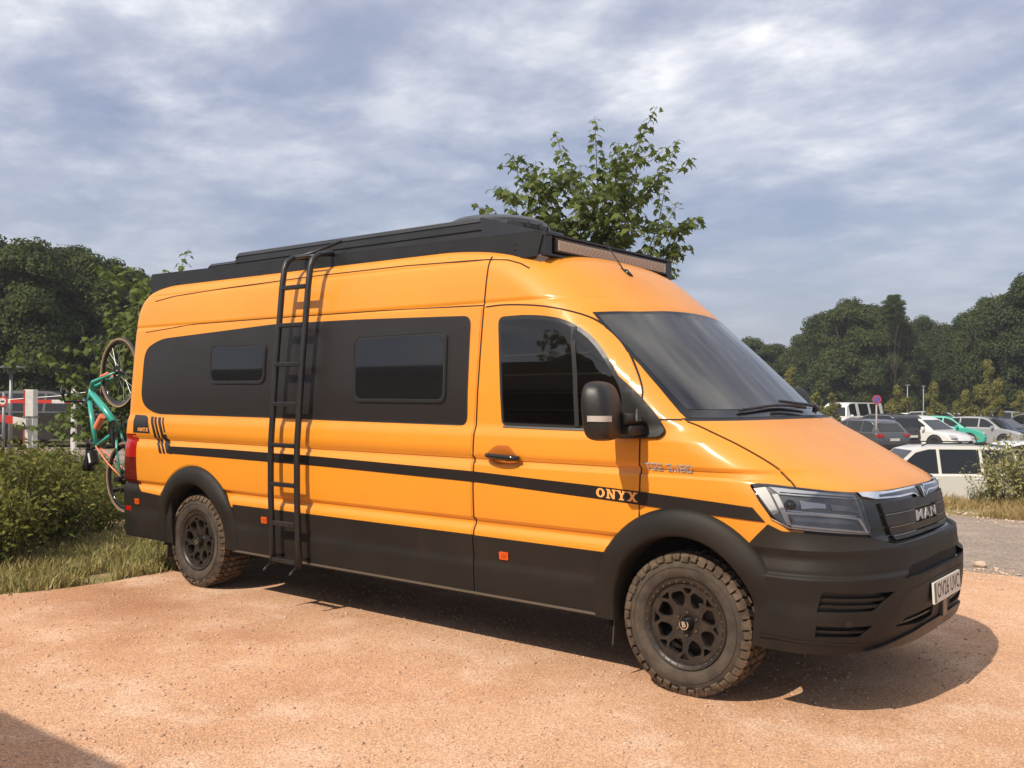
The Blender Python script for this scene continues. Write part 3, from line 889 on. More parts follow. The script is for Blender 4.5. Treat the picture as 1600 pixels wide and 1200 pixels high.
def slab_glyph(ch):
    T = 0.27  # stem weight on a 1 x 1 letter; returns list of polygons
    if ch == 'O':
        o = [(0.5 + 0.5 * math.cos(a), 0.5 + 0.5 * math.sin(a)) for a in [2*math.pi*k/16 for k in range(16)]]
        i = [(0.5 + 0.20 * math.cos(a), 0.5 + 0.33 * math.sin(a)) for a in [2*math.pi*k/16 for k in range(16)]]
        return [[o[k], o[(k+1)%16], i[(k+1)%16], i[k]] for k in range(16)]
    if ch == 'N':
        return [[(.08,0),(.30,0),(.30,1),(.08,1)], [(.72,0),(.94,0),(.94,1),(.72,1)], [(.08,1),(.34,1),(.94,0),(.68,0)], [(-.04,0),(.42,0),(.42,.13),(-.04,.13)], [(-.04,.87),(.30,.87),(.30,1),(-.04,1)], [(.60,.87),(1.06,.87),(1.06,1),(.60,1)]]
    if ch == 'Y':
        return [[(.37,0),(.63,0),(.63,.5),(.37,.5)], [(.37,.5),(.63,.5),(.32,1),(.02,1)], [(.37,.42),(.63,.5),(.98,1),(.70,1)], [(.22,0),(.78,0),(.78,.13),(.22,.13)], [(-.06,.87),(.42,.87),(.42,1),(-.06,1)], [(.58,.87),(1.06,.87),(1.06,1),(.58,1)]]
    if ch == 'X':
        return [[(.02,0),(.32,0),(.98,1),(.70,1)], [(.68,0),(.98,0),(.32,1),(.02,1)], [(-.06,0),(.40,0),(.40,.13),(-.06,.13)], [(.60,0),(1.06,0),(1.06,.13),(.60,.13)], [(-.06,.87),(.40,.87),(.40,1),(-.06,1)], [(.60,.87),(1.06,.87),(1.06,1),(.60,1)]]
    return []

def word(glyph, txt, w, h, gap):
    vs = []; fs = []; x = 0
    for ch in txt:
        if ch == ' ': x += w * 0.6; continue
        g, gw = glyph(ch), w * (0.45 if ch in '.' else (0.4 if ch == '1' and glyph is tech_glyph else 1))
        for j, poly in enumerate(g):
            k = len(vs); vs += [(x + p[0] * gw, (p[1] - 0.5) * h + j * 1e-7) for p in poly]; fs.append(list(range(k, len(vs))))
        x += gw + gap
    tot = x - gap
    return [(a - tot / 2, b) for a, b in vs], fs

def tech_glyph(ch):
    t = 0.17; u = 0.21
    H = lambda y, a=0, b=1: [(a, y), (b, y), (b, y + t), (a, y + t)]
    V = lambda x, a=0, b=1: [(x, a), (x + u, a), (x + u, b), (x, b)]
    return {'T': [H(.83), V(.40, 0, .83)], 'G': [H(.83), H(0), V(0, .17, .83), V(.79, .17, .50), H(.36, .52, .79)], 'E': [V(0, .17, .83), H(.83), H(.41, .21, .9), H(0)],
            '3': [H(.83, 0, .79), H(.41, .2, .79), H(0, 0, .79), V(.79)], '.': [[(.2,0),(.9,0),(.9,.26),(.2,.26)]], '1': [[(.1,0),(.8,0),(.8,1),(.1,1)]],
            '8': [H(.83, .21, .79), H(.41, .21, .79), H(0, .21, .79), V(0), V(.79)], '0': [H(.83, .21, .79), H(0, .21, .79), V(0), V(.79)]}[ch]

def slab_word(name, u0, z0, w, h, gap, f, off, mt, parent, skew=0.0):
    vs, fs = word(slab_glyph, 'ONYX', w, h, gap)
    # overlapping strokes each sit a hair above the last so no faces share a plane
    out = MB()
    for j, poly in enumerate(fs):
        P = []
        for i in poly:
            p, n_ = surf_n(f, u0 + vs[i][0], z0 + vs[i][1] + skew * vs[i][0], .006); P.append(p + n_ * (off + 0.00015 * (j % 7)))
        out.add(P, [tuple(range(len(P)))])
    return out.build(name, mt, parent)
slab_word('lettering', -0.393, 1.0425, 0.058, 0.052, 0.011, map_side, 0.0075, M_PRINT, van, skew=-0.045)
xq = -0.076 - 0.138
for ch_ in 'TGE 3.180':
    if ch_ == ' ': xq += 0.020; continue
    wq = 0.031 * (0.45 if ch_ == '.' else (0.4 if ch_ == '1' else 1))
    V_ = []; F_ = []
    for j, poly in enumerate(tech_glyph(ch_)):
        k = len(V_); V_ += [(xq + q[0] * wq, (q[1] - 0.5) * 0.041 + j * 1e-7) for q in poly]; F_.append(list(range(k, len(V_))))
    surf_polys('letter', V_, F_, lambda a_, b_: (a_, 1.2085 + b_ - 0.012 * (a_ + 0.076)), map_side, 0.0065, 0.003, M_SILVER, van)
    xq += wq + 0.0065

# rear corner graphic
patch('rear_graphic', [(-5.395, 1.400), (-5.22, 1.395), (-5.17, 1.37), (-5.115, 1.245), (-5.38, 1.245)], map_side, 0.0055, 0.003, M_STRIPE, van)
slab_word('lettering', -5.225, 1.275, 0.036, 0.030, 0.006, map_side, 0.0072, M_PRINT, van)
for (x0, x1, z0, z1, w) in ((-5.135, -4.965, 1.385, 1.080, .036), (-5.080, -4.905, 1.383, 1.080, .030), (-5.02, -4.855, 1.381, 1.085, .038), (-4.955, -4.895, 1.380, 1.26, .020), (-4.900, -4.815, 1.24, 1.080, .040), (-4.985, -4.93, 1.19, 1.13, .018)):
    xa = x0 + (x1 - x0) * 0.0
    patch('slash', [(x0, z0), (x0 + w, z0 + .004), (x1 + w, z1), (x1, z1)], map_side, 0.0058, 0.003, M_STRIPE, van)

# ---------------- lower cladding
cl1 = [(-3.93, 0.345), (-3.93, 0.722), (-1.45, 0.722), (-1.45, 0.345)]
cl2 = [(-1.435, 0.345), (-1.435, 0.720), (-0.48, 0.716), (-0.50, 0.345)]
for f in (map_side, map_far):
    for ol in (cl1, cl2): patch('lower_cladding', ol, f, 0.010, 0.011, M_CLAD, van)
    strip('sill_edge', [(-3.95, 0.362), (-1.44, 0.362), (-0.48, 0.362)], 0.012, f, 0.017, 0.010, mat('sill_edge_worn', (0.10, 0.08, 0.06), 0.6), van)
def rear_wrap():
    top = [(69, 0.715), (60, 0.722), (50, 0.735), (46, 0.79), (0, 0.79)]
    return top + [(-a, b) for a, b in top[-2::-1]] + [(-69, .335), (-30, .335), (0, .335), (30, .335), (69, .335)]
rbmp = patch('rear_bumper', rear_wrap(), map_rear, 0.018, 0.02, M_CLAD, van)
strip('bumper_seam', [(63, 0.35), (63, 0.52), (50, 0.525), (40, 0.525)], 0.008, map_rear, 0.0185, 0.003, M_GROOVE, van, scale_u=0.02)
patch('reflector', [(44.5, .60), (42.0, .60), (42.0, .55), (44.5, .55)], map_rear, 0.021, 0.004, M_RED, van)
for s in (1, -1):
    tl = patch('tail_light', [(s*47.5, 1.235), (s*39.5, 1.235), (s*39.5, 1.03), (s*47.5, 1.03)], map_rear, 0.012, 0.012, M_RED, van)
    patch('lower_lens', [(s*47.5, 1.028), (s*39.5, 1.028), (s*39.5, 0.80), (s*47.5, 0.80)], map_rear, 0.012, 0.012, M_REDD, tl)
for x, z in ((-5.305, 0.650), (-3.535, 0.635), (-1.20, 0.618)):
    mk = patch('side_marker', round_poly([(x-.034, z+.024), (x+.034, z+.024), (x+.034, z-.024), (x-.034, z-.024)], .006, 2), map_side, 0.028 if x < -5 else 0.018, 0.02, M_AMBER, van)
    patch('marker_inset', [(x-.015, z+.012), (x+.022, z+.012), (x+.022, z-.012), (x-.015, z-.012)], map_side, 0.029 if x < -5 else 0.0195, 0.002, mat('amber_deep', (0.45, 0.05, 0.005), 0.3), mk)

# ---------------- wheel arch flares
def flare(key, s, leg_front_z):
    x0 = WHX[key]
    prof = [(0.590, 0.002), (0.586, 0.014), (0.570, 0.030), (0.535, 0.047), (0.495, 0.056), (0.462, 0.058), (0.447, 0.050), (0.440, 0.030), (0.440, -0.10)]
    path = []
    n = 36
    for k in range(n + 1): path.append((math.radians(180 * k / n), 0))
    vs = []; fs = []
    def row(x_of, z):
        r = []
        for rr, bo in prof:
            x, zz = x_of(rr, z)
            fade = 0.30 + 0.70 * sstep(0.42, 0.80, zz)
            zk = min(1, max(0, (zz - .72) / .14)); w = contour_y(x, .72) * (1 - zk) + contour_y(x, .86) * zk if .72 < zz < .86 else contour_y(x, max(zz, .3))
            w = w; r.append((x, s * (max(w, 0.60) + (0.012 + (bo - 0.012) * fade if bo > 0.012 else bo)), zz))
        return r
    rows = []
    legs_f = [leg_front_z + (0.41 - leg_front_z) * k / 3 for k in range(3)] if leg_front_z < 0.41 else []
    for z in legs_f: rows.append(row(lambda rr, zz: (x0 + rr * 0.97, zz), z))
    a_start = 0 if leg_front_z < 0.41 else math.degrees(math.asin((leg_front_z - 0.41) / 0.57))
    for k in range(n + 1):
        a = math.radians(a_start + (180 - a_start) * k / n)
        rows.append(row(lambda rr, aa: (x0 + rr * 0.97 * math.cos(aa), 0.41 + rr * math.sin(aa)), a))
    for k in range(1, 4): rows.append(row(lambda rr, zz: (x0 - rr * 0.97, zz), 0.41 + (0.345 - 0.41) * k / 3))
    P = len(prof)
    for i, r in enumerate(rows):
        vs += r
        if i:
            for j in range(P - 1): fs.append(((i-1)*P+j, (i-1)*P+j+1, i*P+j+1, i*P+j) if s < 0 else ((i-1)*P+j, i*P+j, i*P+j+1, (i-1)*P+j+1))
    fs.append(tuple(range(P))); fs.append(tuple(range(len(vs) - P, len(vs))))
    return mesh_obj('wheel_arch', vs, fs, M_CLAD, van, smooth=True, sharp=50)
for s in (-1, 1):
    flare('f', s, 0.36); flare('r', s, 0.36)
# ---------------- front bumper
def bump_off(a, z):
    e = min(1, max(0, (33.0 - abs(a)) / 6.0)); e = e * e * (3 - 2 * e)
    o = 0.008 + 0.018 * e
    # the lower half stands out as a shelf below the crease
    k = min(1, max(0, (0.722 - z) / 0.016)); o += 0.020 * k
    if z < 0.42: o -= (0.42 - z) * 0.12 * e
    return o
bt = [(31.9, 0.90), (30.95, 0.955), (29.6, 0.925), (27.5, 0.921), (22.8, 0.905), (17.5, 0.888), (14.6, 0.852), (13.4, 0.842), (8, 0.842), (0, 0.842)]
bl = [(31.6, 0.345), (27.7, 0.340), (21.5, 0.345), (16, 0.362), (11, 0.378), (5, 0.385), (0, 0.385)]
left_edge = [(32.6, 0.85), (32.2, 0.78), (31.9, 0.715), (31.7, 0.60), (31.6, 0.45)]
b_out = left_edge[::-1] + bt + [(-a, b) for a, b in bt[-2::-1]] + [(-a, b) for a, b in left_edge] + [(-a, b) for a, b in bl[:-1]] + bl[::-1]
vent1 = [(26.2, 0.650), (16.6, 0.634), (20.0, 0.548), (26.6, 0.552)]
vent2 = [(26.7, 0.487), (20.3, 0.480), (21.7, 0.428), (26.7, 0.430)]
slot = [(14.6, 0.690), (11.2, 0.738), (0, 0.752), (-11.2, 0.738), (-14.6, 0.690), (-10.5, 0.682), (0, 0.690), (10.5, 0.682)]
intake = [(16.2, 0.455), (13.5, 0.492), (4.5, 0.497), (4.5, 0.442), (9.5, 0.434)]
hol = [vent1, vent2, slot, intake]
holes = hol[:2] + [[(-a, b) for a, b in h[::-1]] for h in hol[:2]] + [slot, intake, [(-a, b) for a, b in intake[::-1]]]
bv = [0.36 + 0.03 * i for i in range(17)] + [0.700, 0.704, 0.708, 0.712, 0.716, 0.720, 0.724, 0.73, .842, .862]
bumper = patch('front_bumper', b_out, map_front, bump_off, 0.024, M_CLAD, van, holes=holes, vlines=bv)
def inset(l, s=1.0): return l
patch('bumper_recess', [(a, b) for a, b in [(31, .36), (31, .82), (0, .835), (-31, .82), (-31, .36), (0, .39)]], map_front, 0.004, 0.002, M_PLAST, bumper)
patch('slot_recess', [(14, .675), (12, .76), (0, .77), (-12, .76), (-14, .675), (0, .67)], map_front, 0.012, 0.006, M_DARK, bumper)
for s in (1, -1):
    for z0, a0, a1 in ((0.618, 26.4, 18.0), (0.585, 26.5, 19.0)):
        patch('vent_slat', [(s*a0, z0), (s*a1, z0 - 0.008), (s*a1, z0 - 0.022), (s*a0, z0 - 0.014)], map_front, 0.034, 0.022, M_CLAD, bumper)
    patch('vent_slat', [(s*26.7, .463), (s*20.8, .458), (s*21.0, .446), (s*26.7, .450)], map_front, 0.034, 0.022, M_CLAD, bumper)
    patch('intake_slat', [(s*15.0, .468), (s*4.5, .473), (s*4.5, .462), (s*15.5, .458)], map_front, 0.036, 0.02, M_PLAST, bumper)
    # seam of the centre insert
    strip('bumper_seam', [(s*20.2, 0.40), (s*17.2, 0.51), (s*14.2, 0.606), (s*12.4, 0.628), (s*8, 0.640), (s*0.01, 0.648)], 0.008, map_front, 0.0475, 0.003, M_GROOVE, bumper, scale_u=0.036)
    # rib under the vents
    strip('bumper_rib', [(s*31.0, 0.408), (s*28, 0.405), (s*25.5, 0.398), (s*21.5, 0.39)], 0.010, map_front, 0.046, 0.012, M_CLAD, bumper, scale_u=0.036)
# bow-shaped lip under the centre
patch('bumper_lip', [(21, .352), (14, .392), (8, .415), (0, .418), (-8, .415), (-14, .392), (-21, .352), (-12, .345), (0, .352), (12, .345)], map_front, 0.060, 0.03, M_PLAST, bumper)
for a in (23.5, -23.5):
    patch('parking_sensor', [(a + .55 * math.cos(t), .468 + .018 * math.sin(t) + .03) for t in [k*math.pi/5 for k in range(10)]], map_front, 0.0485, 0.003, M_PLAST, bumper)

# ---------------- grille
gr_out = [(17.7, 0.892), (14.6, 0.858), (13.2, 0.850), (0, 0.852), (-13.2, 0.850), (-14.6, 0.858), (-17.7, 0.892), (-18.2, 0.98), (-18.6, 1.088), (-10, 1.090), (0, 1.092), (10, 1.090), (18.6, 1.088), (18.2, 0.98)]
grille = patch('grille', gr_out, map_front, 0.008, 0.008, M_GLOSS, van)
for z0, z1, a0, a1 in ((0.862, 0.880, 12.6, 12.9), (0.889, 0.922, 13.3, 13.9), (0.932, 0.988, 14.0, 14.6), (0.998, 1.046, 14.6, 15.0)):
    patch('grille_slat', [(a0, z0), (a1, z1), (0, z1 + .004), (-a1, z1), (-a0, z0), (0, z0 + .004)], map_front, 0.024, 0.012, M_PLAST, grille)
for z0, a1 in ((0.884, 13.0), (0.927, 13.7), (0.993, 14.5)):
    for s in (1, -1):
        patch('grille_trim', [(s*a1, z0 - .003), (s*5.4, z0), (s*5.4, z0 + .005), (s*a1, z0 + .002)], map_front, 0.027, 0.008, mat('dull_chrome', (0.30, 0.29, 0.28), 0.3, metal=1.0), grille)
ch = [(18.6, 1.100), (12, 1.094), (6, 1.096), (0, 1.097)]
chl = [(18.2, 1.082), (15.5, 1.066), (9, 1.062), (4.0, 1.066), (3.0, 1.060), (2.0, 1.040), (1.0, 1.030), (0, 1.028)]
ch_out = ch + [(-a, b) for a, b in ch[-2::-1]] + [(-a, b) for a, b in chl[:-1]] + chl[::-1]
chb = patch('grille_bar', ch_out, map_front, 0.022, 0.016, M_CHROME, van)
chi = [(14.5, 1.073), (9, 1.070), (4.2, 1.073), (2.7, 1.066), (1.6, 1.046), (0, 1.040)]
chit = [(14.5, 1.082), (6, 1.088), (0, 1.089)]
patch('chrome_bar_inlay', chit + [(-a, b) for a, b in chit[-2::-1]] + [(-a, b) for a, b in chi[:-1]] + chi[::-1], map_front, 0.0245, 0.003, mat('smoked_inlay', (0.10, 0.11, 0.13), 0.15, metal=0.8), chb)
# lion emblem: small upright beast on a shield
em = [(-.052, .045), (-.030, .056), (.030, .056), (.052, .045), (.048, -.010), (.026, -.042), (0, -.052), (-.026, -.042), (-.048, -.010)]
pl = lambda a, b: (-math.degrees((a) / 2.13), 1.066 + b * 0.55)
surf_polys('badge', em, [list(range(len(em)))], pl, map_front, 0.032, 0.012, M_GLOSS, chb)
for poly in ([(-.026, -.030), (-.014, -.030), (-.010, .000), (.000, .012), (-.004, .036), (-.018, .040), (-.030, .026), (-.026, .010)],
             [(.004, .004), (.020, .012), (.026, -.030), (.016, -.030), (.010, -.008), (.000, -.004)], [(.020, .016), (.034, .034), (.028, .040), (.014, .022)]):
    surf_polys('badge_relief', poly, [list(range(len(poly)))], pl, map_front, 0.036, 0.006, M_CHROME, chb)
vs, fs = text_mesh('MAN', 0.115, 0.0010, 1.22)
surf_polys('maker_lettering', vs, fs, lambda a, b: (-math.degrees((a * 1.35) / 2.13), 0.958 + b * 0.68), map_front, 0.0285, 0.004, M_SILVER, grille)

# ---------------- headlights (both sides)
HEAD = [(32.2, 1.141), (31.3, 1.146), (30.2, 1.143), (27.3, 1.130), (23.0, 1.112), (18.9, 1.099), (18.5, 1.070), (18.1, 0.985), (17.7, 0.902), (22.8, 0.919), (26.8, 0.933), (28.9, 0.941), (30.6, 0.998), (31.6, 1.075)]
for s in (1, -1):
    M = lambda l: [(s * a, b) for a, b in l]
    hd = patch('headlight', M(HEAD), map_front, 0.003, 0.004, mat('lamp_bowl', (0.13, 0.125, 0.12), 0.28, metal=0.4), van)
    rim = [(a - (a - 24.5) * .02, b) for a, b in HEAD]
    patch('daytime_light', M([(32.0, 1.125), (30.7, 1.134), (29.8, 1.016), (30.35, 1.002)]), map_front, 0.012, 0.010, M_WHITEL, hd)
    patch('light_guide', M([(30.3, 1.134), (27.3, 1.122), (23.1, 1.105), (19.2, 1.092), (19.0, 1.072), (23.5, 1.085), (27.5, 1.096), (29.4, 1.102)]), map_front, 0.012, 0.008, mat('lamp_chrome', (0.66, 0.66, 0.67), 0.20, metal=0.35), hd)
    patch('guide_groove', M([(29.3, 1.112), (23.2, 1.095), (19.6, 1.083), (19.6, 1.079), (23.3, 1.091), (29.3, 1.107)]), map_front, 0.0135, 0.003, M_GLOSS, hd)
    patch('light_guide', M([(30.2, 1.101), (29.6, 1.103), (28.55, 0.955), (29.1, 0.960)]), map_front, 0.015, 0.010, M_WHITEL, hd)
    patch('light_guide', M([(29.2, 1.019), (26.1, 1.013), (22.5, 1.002), (19.5, 0.988), (19.5, 0.979), (22.5, 0.993), (26.1, 1.004), (29.0, 1.009)]), map_front, 0.014, 0.010, M_WHITEL, hd)
    patch('light_guide', M([(28.7, 0.962), (25.4, 0.949), (21.6, 0.935), (18.0, 0.917), (18.0, 0.910), (21.6, 0.925), (25.4, 0.939), (28.6, 0.951)]), map_front, 0.014, 0.010, M_WHITEL, hd)
    patch('light_guide', M([(19.8, 0.986), (19.3, 0.986), (18.0, 0.912), (18.5, 0.914)]), map_front, 0.0145, 0.010, M_WHITEL, hd)
    patch('reflector', M([(27.3, 1.072), (24.2, 1.056), (24.3, 1.036), (25.8, 1.038), (27.3, 1.034)]), map_front, 0.014, 0.010, mat('lamp_chrome', (0.66, 0.66, 0.67), 0.20, metal=0.35), hd)
    patch('reflector', M([(28.4, 0.997), (22.8, 0.985), (20.4, 0.972), (20.1, 0.955), (22.9, 0.965), (28.2, 0.978)]), map_front, 0.010, 0.006, mat('lamp_grey', (0.22, 0.22, 0.22), 0.3, metal=0.7), hd)
    patch('light_guide', M([(28.9, 1.028), (19.9, 0.998), (19.9, 0.993), (28.9, 1.023)]), map_front, 0.0145, 0.006, mat('lamp_chrome', (0.66, 0.66, 0.67), 0.20, metal=0.35), hd)
    patch('reflector', M([(23.6, 1.055), (20.0, 1.038), (19.3, 1.010), (23.4, 1.028)]), map_front, 0.010, 0.006, mat('lamp_grey', (0.22, 0.22, 0.22), 0.3, metal=0.7), hd)
    patch('lamp_sill', M([(30.6, 0.985), (28.7, 0.948), (24.0, 0.930), (18.2, 0.908), (18.1, 0.904), (24.0, 0.924), (28.9, 0.941), (30.7, 0.990)]), map_front, 0.0135, 0.006, mat('lamp_sand', (0.60, 0.50, 0.42), 0.3), hd)
    p, n_ = surf_n(map_front, s * 28.5, 1.050, .15)
    mb = MB(); mb.lathe([(0.0, 0.030), (0.012, 0.028), (0.020, 0.020), (0.024, 0.008), (0.030, 0.006), (0.030, 0.0)], p + n_ * 0.0, n_, 20)
    mb.build('projector', M_GLASSD, hd, smooth=True)
    strip('lamp_seal', M([(a, b) for a, b in HEAD] + [HEAD[0]]), 0.010, map_front, 0.008, 0.006, M_GLOSS, hd, scale_u=0.036)
    patch('lens', M([(a - (a - 24.5) * .02, b) for a, b in HEAD]), map_front, 0.021, 0.0015, M_LENS, hd)

# ---------------- number plate
mb = MB(); mb.box((0, 0, 0), (0.012, 0.520, 0.112), 0, None, 0.003)
plate = mb.build('number_plate', M_PLATE, van)
plate.location = (1.062, 0.0, 0.570); plate.rotation_euler = (0, math.radians(-3), 0)
vs, fs = text_mesh('OV26 UVC', 0.108, 0.0006, 1.0)
w_ = max(v[0] for v in vs) - min(v[0] for v in vs); k_ = 0.435 / w_
mb = MB(); mb.add([(0.0068, v[0] * k_ + 0.018, v[1] * 1.02) for v in vs], fs); mb.build('plate_characters', M_INK, plate)
mb = MB(); mb.box((0.0064, -0.238, 0), (0.0008, 0.034, 0.100)); mb.build('plate_band', mat('plate_green', (0.10, 0.16, 0.12), 0.5), plate)
mb = MB(); mb.box((1.035, 0.02, 0.49), (0.03, 0.085, 0.16), 0, None, 0.004); mb.box((1.03, 0, 0.57), (0.04, 0.30, 0.06))
mb.build('plate_bracket', mat('radar_sensor_cover', (0.06, 0.055, 0.05), 0.35), van)

# ---------------- door handle
patch('handle_cup', round_poly([(-1.30, 1.255, .02), (-1.255, 1.285, .03), (-1.155, 1.285, .03), (-1.12, 1.25, .02), (-1.08, 1.22, .02), (-1.09, 1.185, .03), (-1.15, 1.168, .03), (-1.27, 1.170, .03), (-1.33, 1.20, .03), (-1.325, 1.235, .02)], .02, 4), map_side, 0.0052, 0.002, mat('orange_recess_shade', (0.42, 0.115, 0.006), 0.6), van)  # flat patch, the shade inside the cup put in as darker orange
hb = MB()
pts = []
for k in range(11):
    x = -1.325 + 0.255 * k / 10; b = math.sin(math.pi * k / 10) ** 0.5
    pts.append(Vector((x, -(contour_y(x, 1.215) + 0.010 + 0.036 * b), 1.222 - 0.010 * k / 10)))
hb.tube(pts, [0.014] + [0.0175] * 9 + [0.014], 10)
hb.build('door_handle', M_GLOSS, van, smooth=True)

# ---------------- mirrors
def mirror(s):
    sail = patch('mirror_base', round_poly([(-0.415, 1.70, .005), (-0.28, 1.595, .05), (-0.135, 1.455, .05), (-0.095, 1.395, .03), (-0.125, 1.362, .03), (-0.30, 1.352, .02), (-0.40, 1.352, .02), (-0.385, 1.45, .05), (-0.365, 1.55, .05)], .03, 4), map_side if s < 0 else map_far, 0.026, 0.024, M_PLAST, van)
    bm = bmesh.new()
    bmesh.ops.create_cube(bm, size=2)
    bmesh.ops.subdivide_edges(bm, edges=bm.edges[:], cuts=7, use_grid_fill=True)
    for v in bm.verts:
        c = v.co
        # superellipsoid with a flat glass side at -x
        l = (abs(c.x)**5 + abs(c.y)**5 + abs(c.z)**5) ** 0.2
        r = (c.x**2 + c.y**2 + c.z**2) ** 0.5
        q = c / l
        q2 = c / r
        k = 0.80
        q = q * k + q2 * (1 - k)
        z = q.z; w = 1.0 - 0.10 * max(0, z) ** 2
        x = q.x * (0.095 if q.x > 0 else 0.065) * (1 - 0.25 * max(0, z)**2)
        v.co = Vector((x - 0.015 * z, s * (q.y * 0.158 * w), z * 0.158))
    me = bpy.data.meshes.new('mirror_housing'); bm.to_mesh(me); bm.free()
    me.materials.append(M_PLAST); me.polygons.foreach_set('use_smooth', [True] * len(me.polygons))
    o = link(bpy.data.objects.new('mirror_housing', me), sail)
    o.location = (-0.335, s * 1.285, 1.508); o.rotation_euler = (0, 0, s * math.radians(-14))
    mb = MB()
    mb.tube([(-0.27, s * 1.02, 1.455), (-0.245, s * 1.09, 1.46), (-0.25, s * 1.20, 1.465)], [0.042, 0.034, 0.034], 10)
    mb.box((-0.25, s * 1.10, 1.405), (0.09, 0.16, 0.055), 0, None, 0.015)
    mb.tube([(-0.22, s*1.095, 1.455), (-0.22, s*1.095, 1.52)], [0.03, 0.012], 10)
    mb.build('mirror_arm', M_PLAST, sail, smooth=True, sharp=40)
    # indicator strip wrapped on the outer front of the housing
    vs = []; N = 12
    for k in range(N + 1):
        a = math.radians(-14 + 84 * k / N)   # 0 = outward, 90 = forward
        x = 0.101 * math.copysign(abs(math.sin(a)) ** 0.55, math.sin(a)) if a > 0 else 0.05 * math.sin(a); y = 0.163 * abs(math.cos(a)) ** 0.55
        for dz in (0.015, -0.015): vs.append((x, s * y, -0.038 + dz))
    fs = [(2*k, 2*k+1, 2*k+3, 2*k+2) for k in range(N)]
    ind = mesh_obj('mirror_indicator', vs, fs, mat('indicator_clear', (0.62, 0.56, 0.50), 0.2, metal=0.4), sail, smooth=True)
    ind.location = o.location; ind.rotation_euler = o.rotation_euler
    gl = MB(); gl.box((-0.061, 0, 0.01), (0.006, 0.14, 0.17), 0, None, 0.002)
    g = gl.build('mirror_glass', mat('mirror_silver', (0.8, 0.8, 0.8), 0.02, metal=1.0), sail); g.location = o.location; g.rotation_euler = o.rotation_euler
mirror(-1); mirror(1)

# ---------------- wheels
def rim_face_mesh():
    bm = bmesh.new(); edges = []
    def loop(pts):
        vs = [bm.verts.new((p[0], p[1], 0)) for p in pts]
        edges.extend(bm.edges.new((vs[i], vs[(i+1) % len(vs)])) for i in range(len(vs)))
    R0 = 0.212
    loop([(R0 * math.cos(2*math.pi*k/64), R0 * math.sin(2*math.pi*k/64)) for k in range(64)])
    for k in range(8):
        a = 2 * math.pi * k / 8 + math.radians(8)
        def P(r, d): return (r * math.cos(a + math.radians(d)), r * math.sin(a + math.radians(d)))
        loop(round_poly([P(.090, 0), P(.112, -13), P(.152, -16.5), P(.176, -10), P(.176, 10), P(.152, 16.5), P(.112, 13)], .009, 2))
        a += math.pi / 8
        loop(round_poly([P(.160, -2.5), P(.192, -8.5), P(.192, 8.5), P(.160, 2.5)], .005, 2))
    loop([(0.040 * math.cos(2*math.pi*k/20), 0.040 * math.sin(2*math.pi*k/20)) for k in range(20)])
    bmesh.ops.triangle_fill(bm, use_beauty=True, edges=edges)
    for v in bm.verts:
        r = math.hypot(v.co.x, v.co.y); v.co.z = -0.010 + 0.020 * min(1, max(0, (r - .05) / .13)) if r > .05 else -0.012
    ret = bmesh.ops.extrude_face_region(bm, geom=bm.faces[:])
    for e in ret['geom']:
        if isinstance(e, bmesh.types.BMVert): e.co.z -= 0.030
    bmesh.ops.recalc_face_normals(bm, faces=bm.faces[:])
    me = bpy.data.meshes.new('rim_face'); bm.to_mesh(me); bm.free(); me.materials.append(M_RIM)
    return me
RIMF = rim_face_mesh()
LUG = []

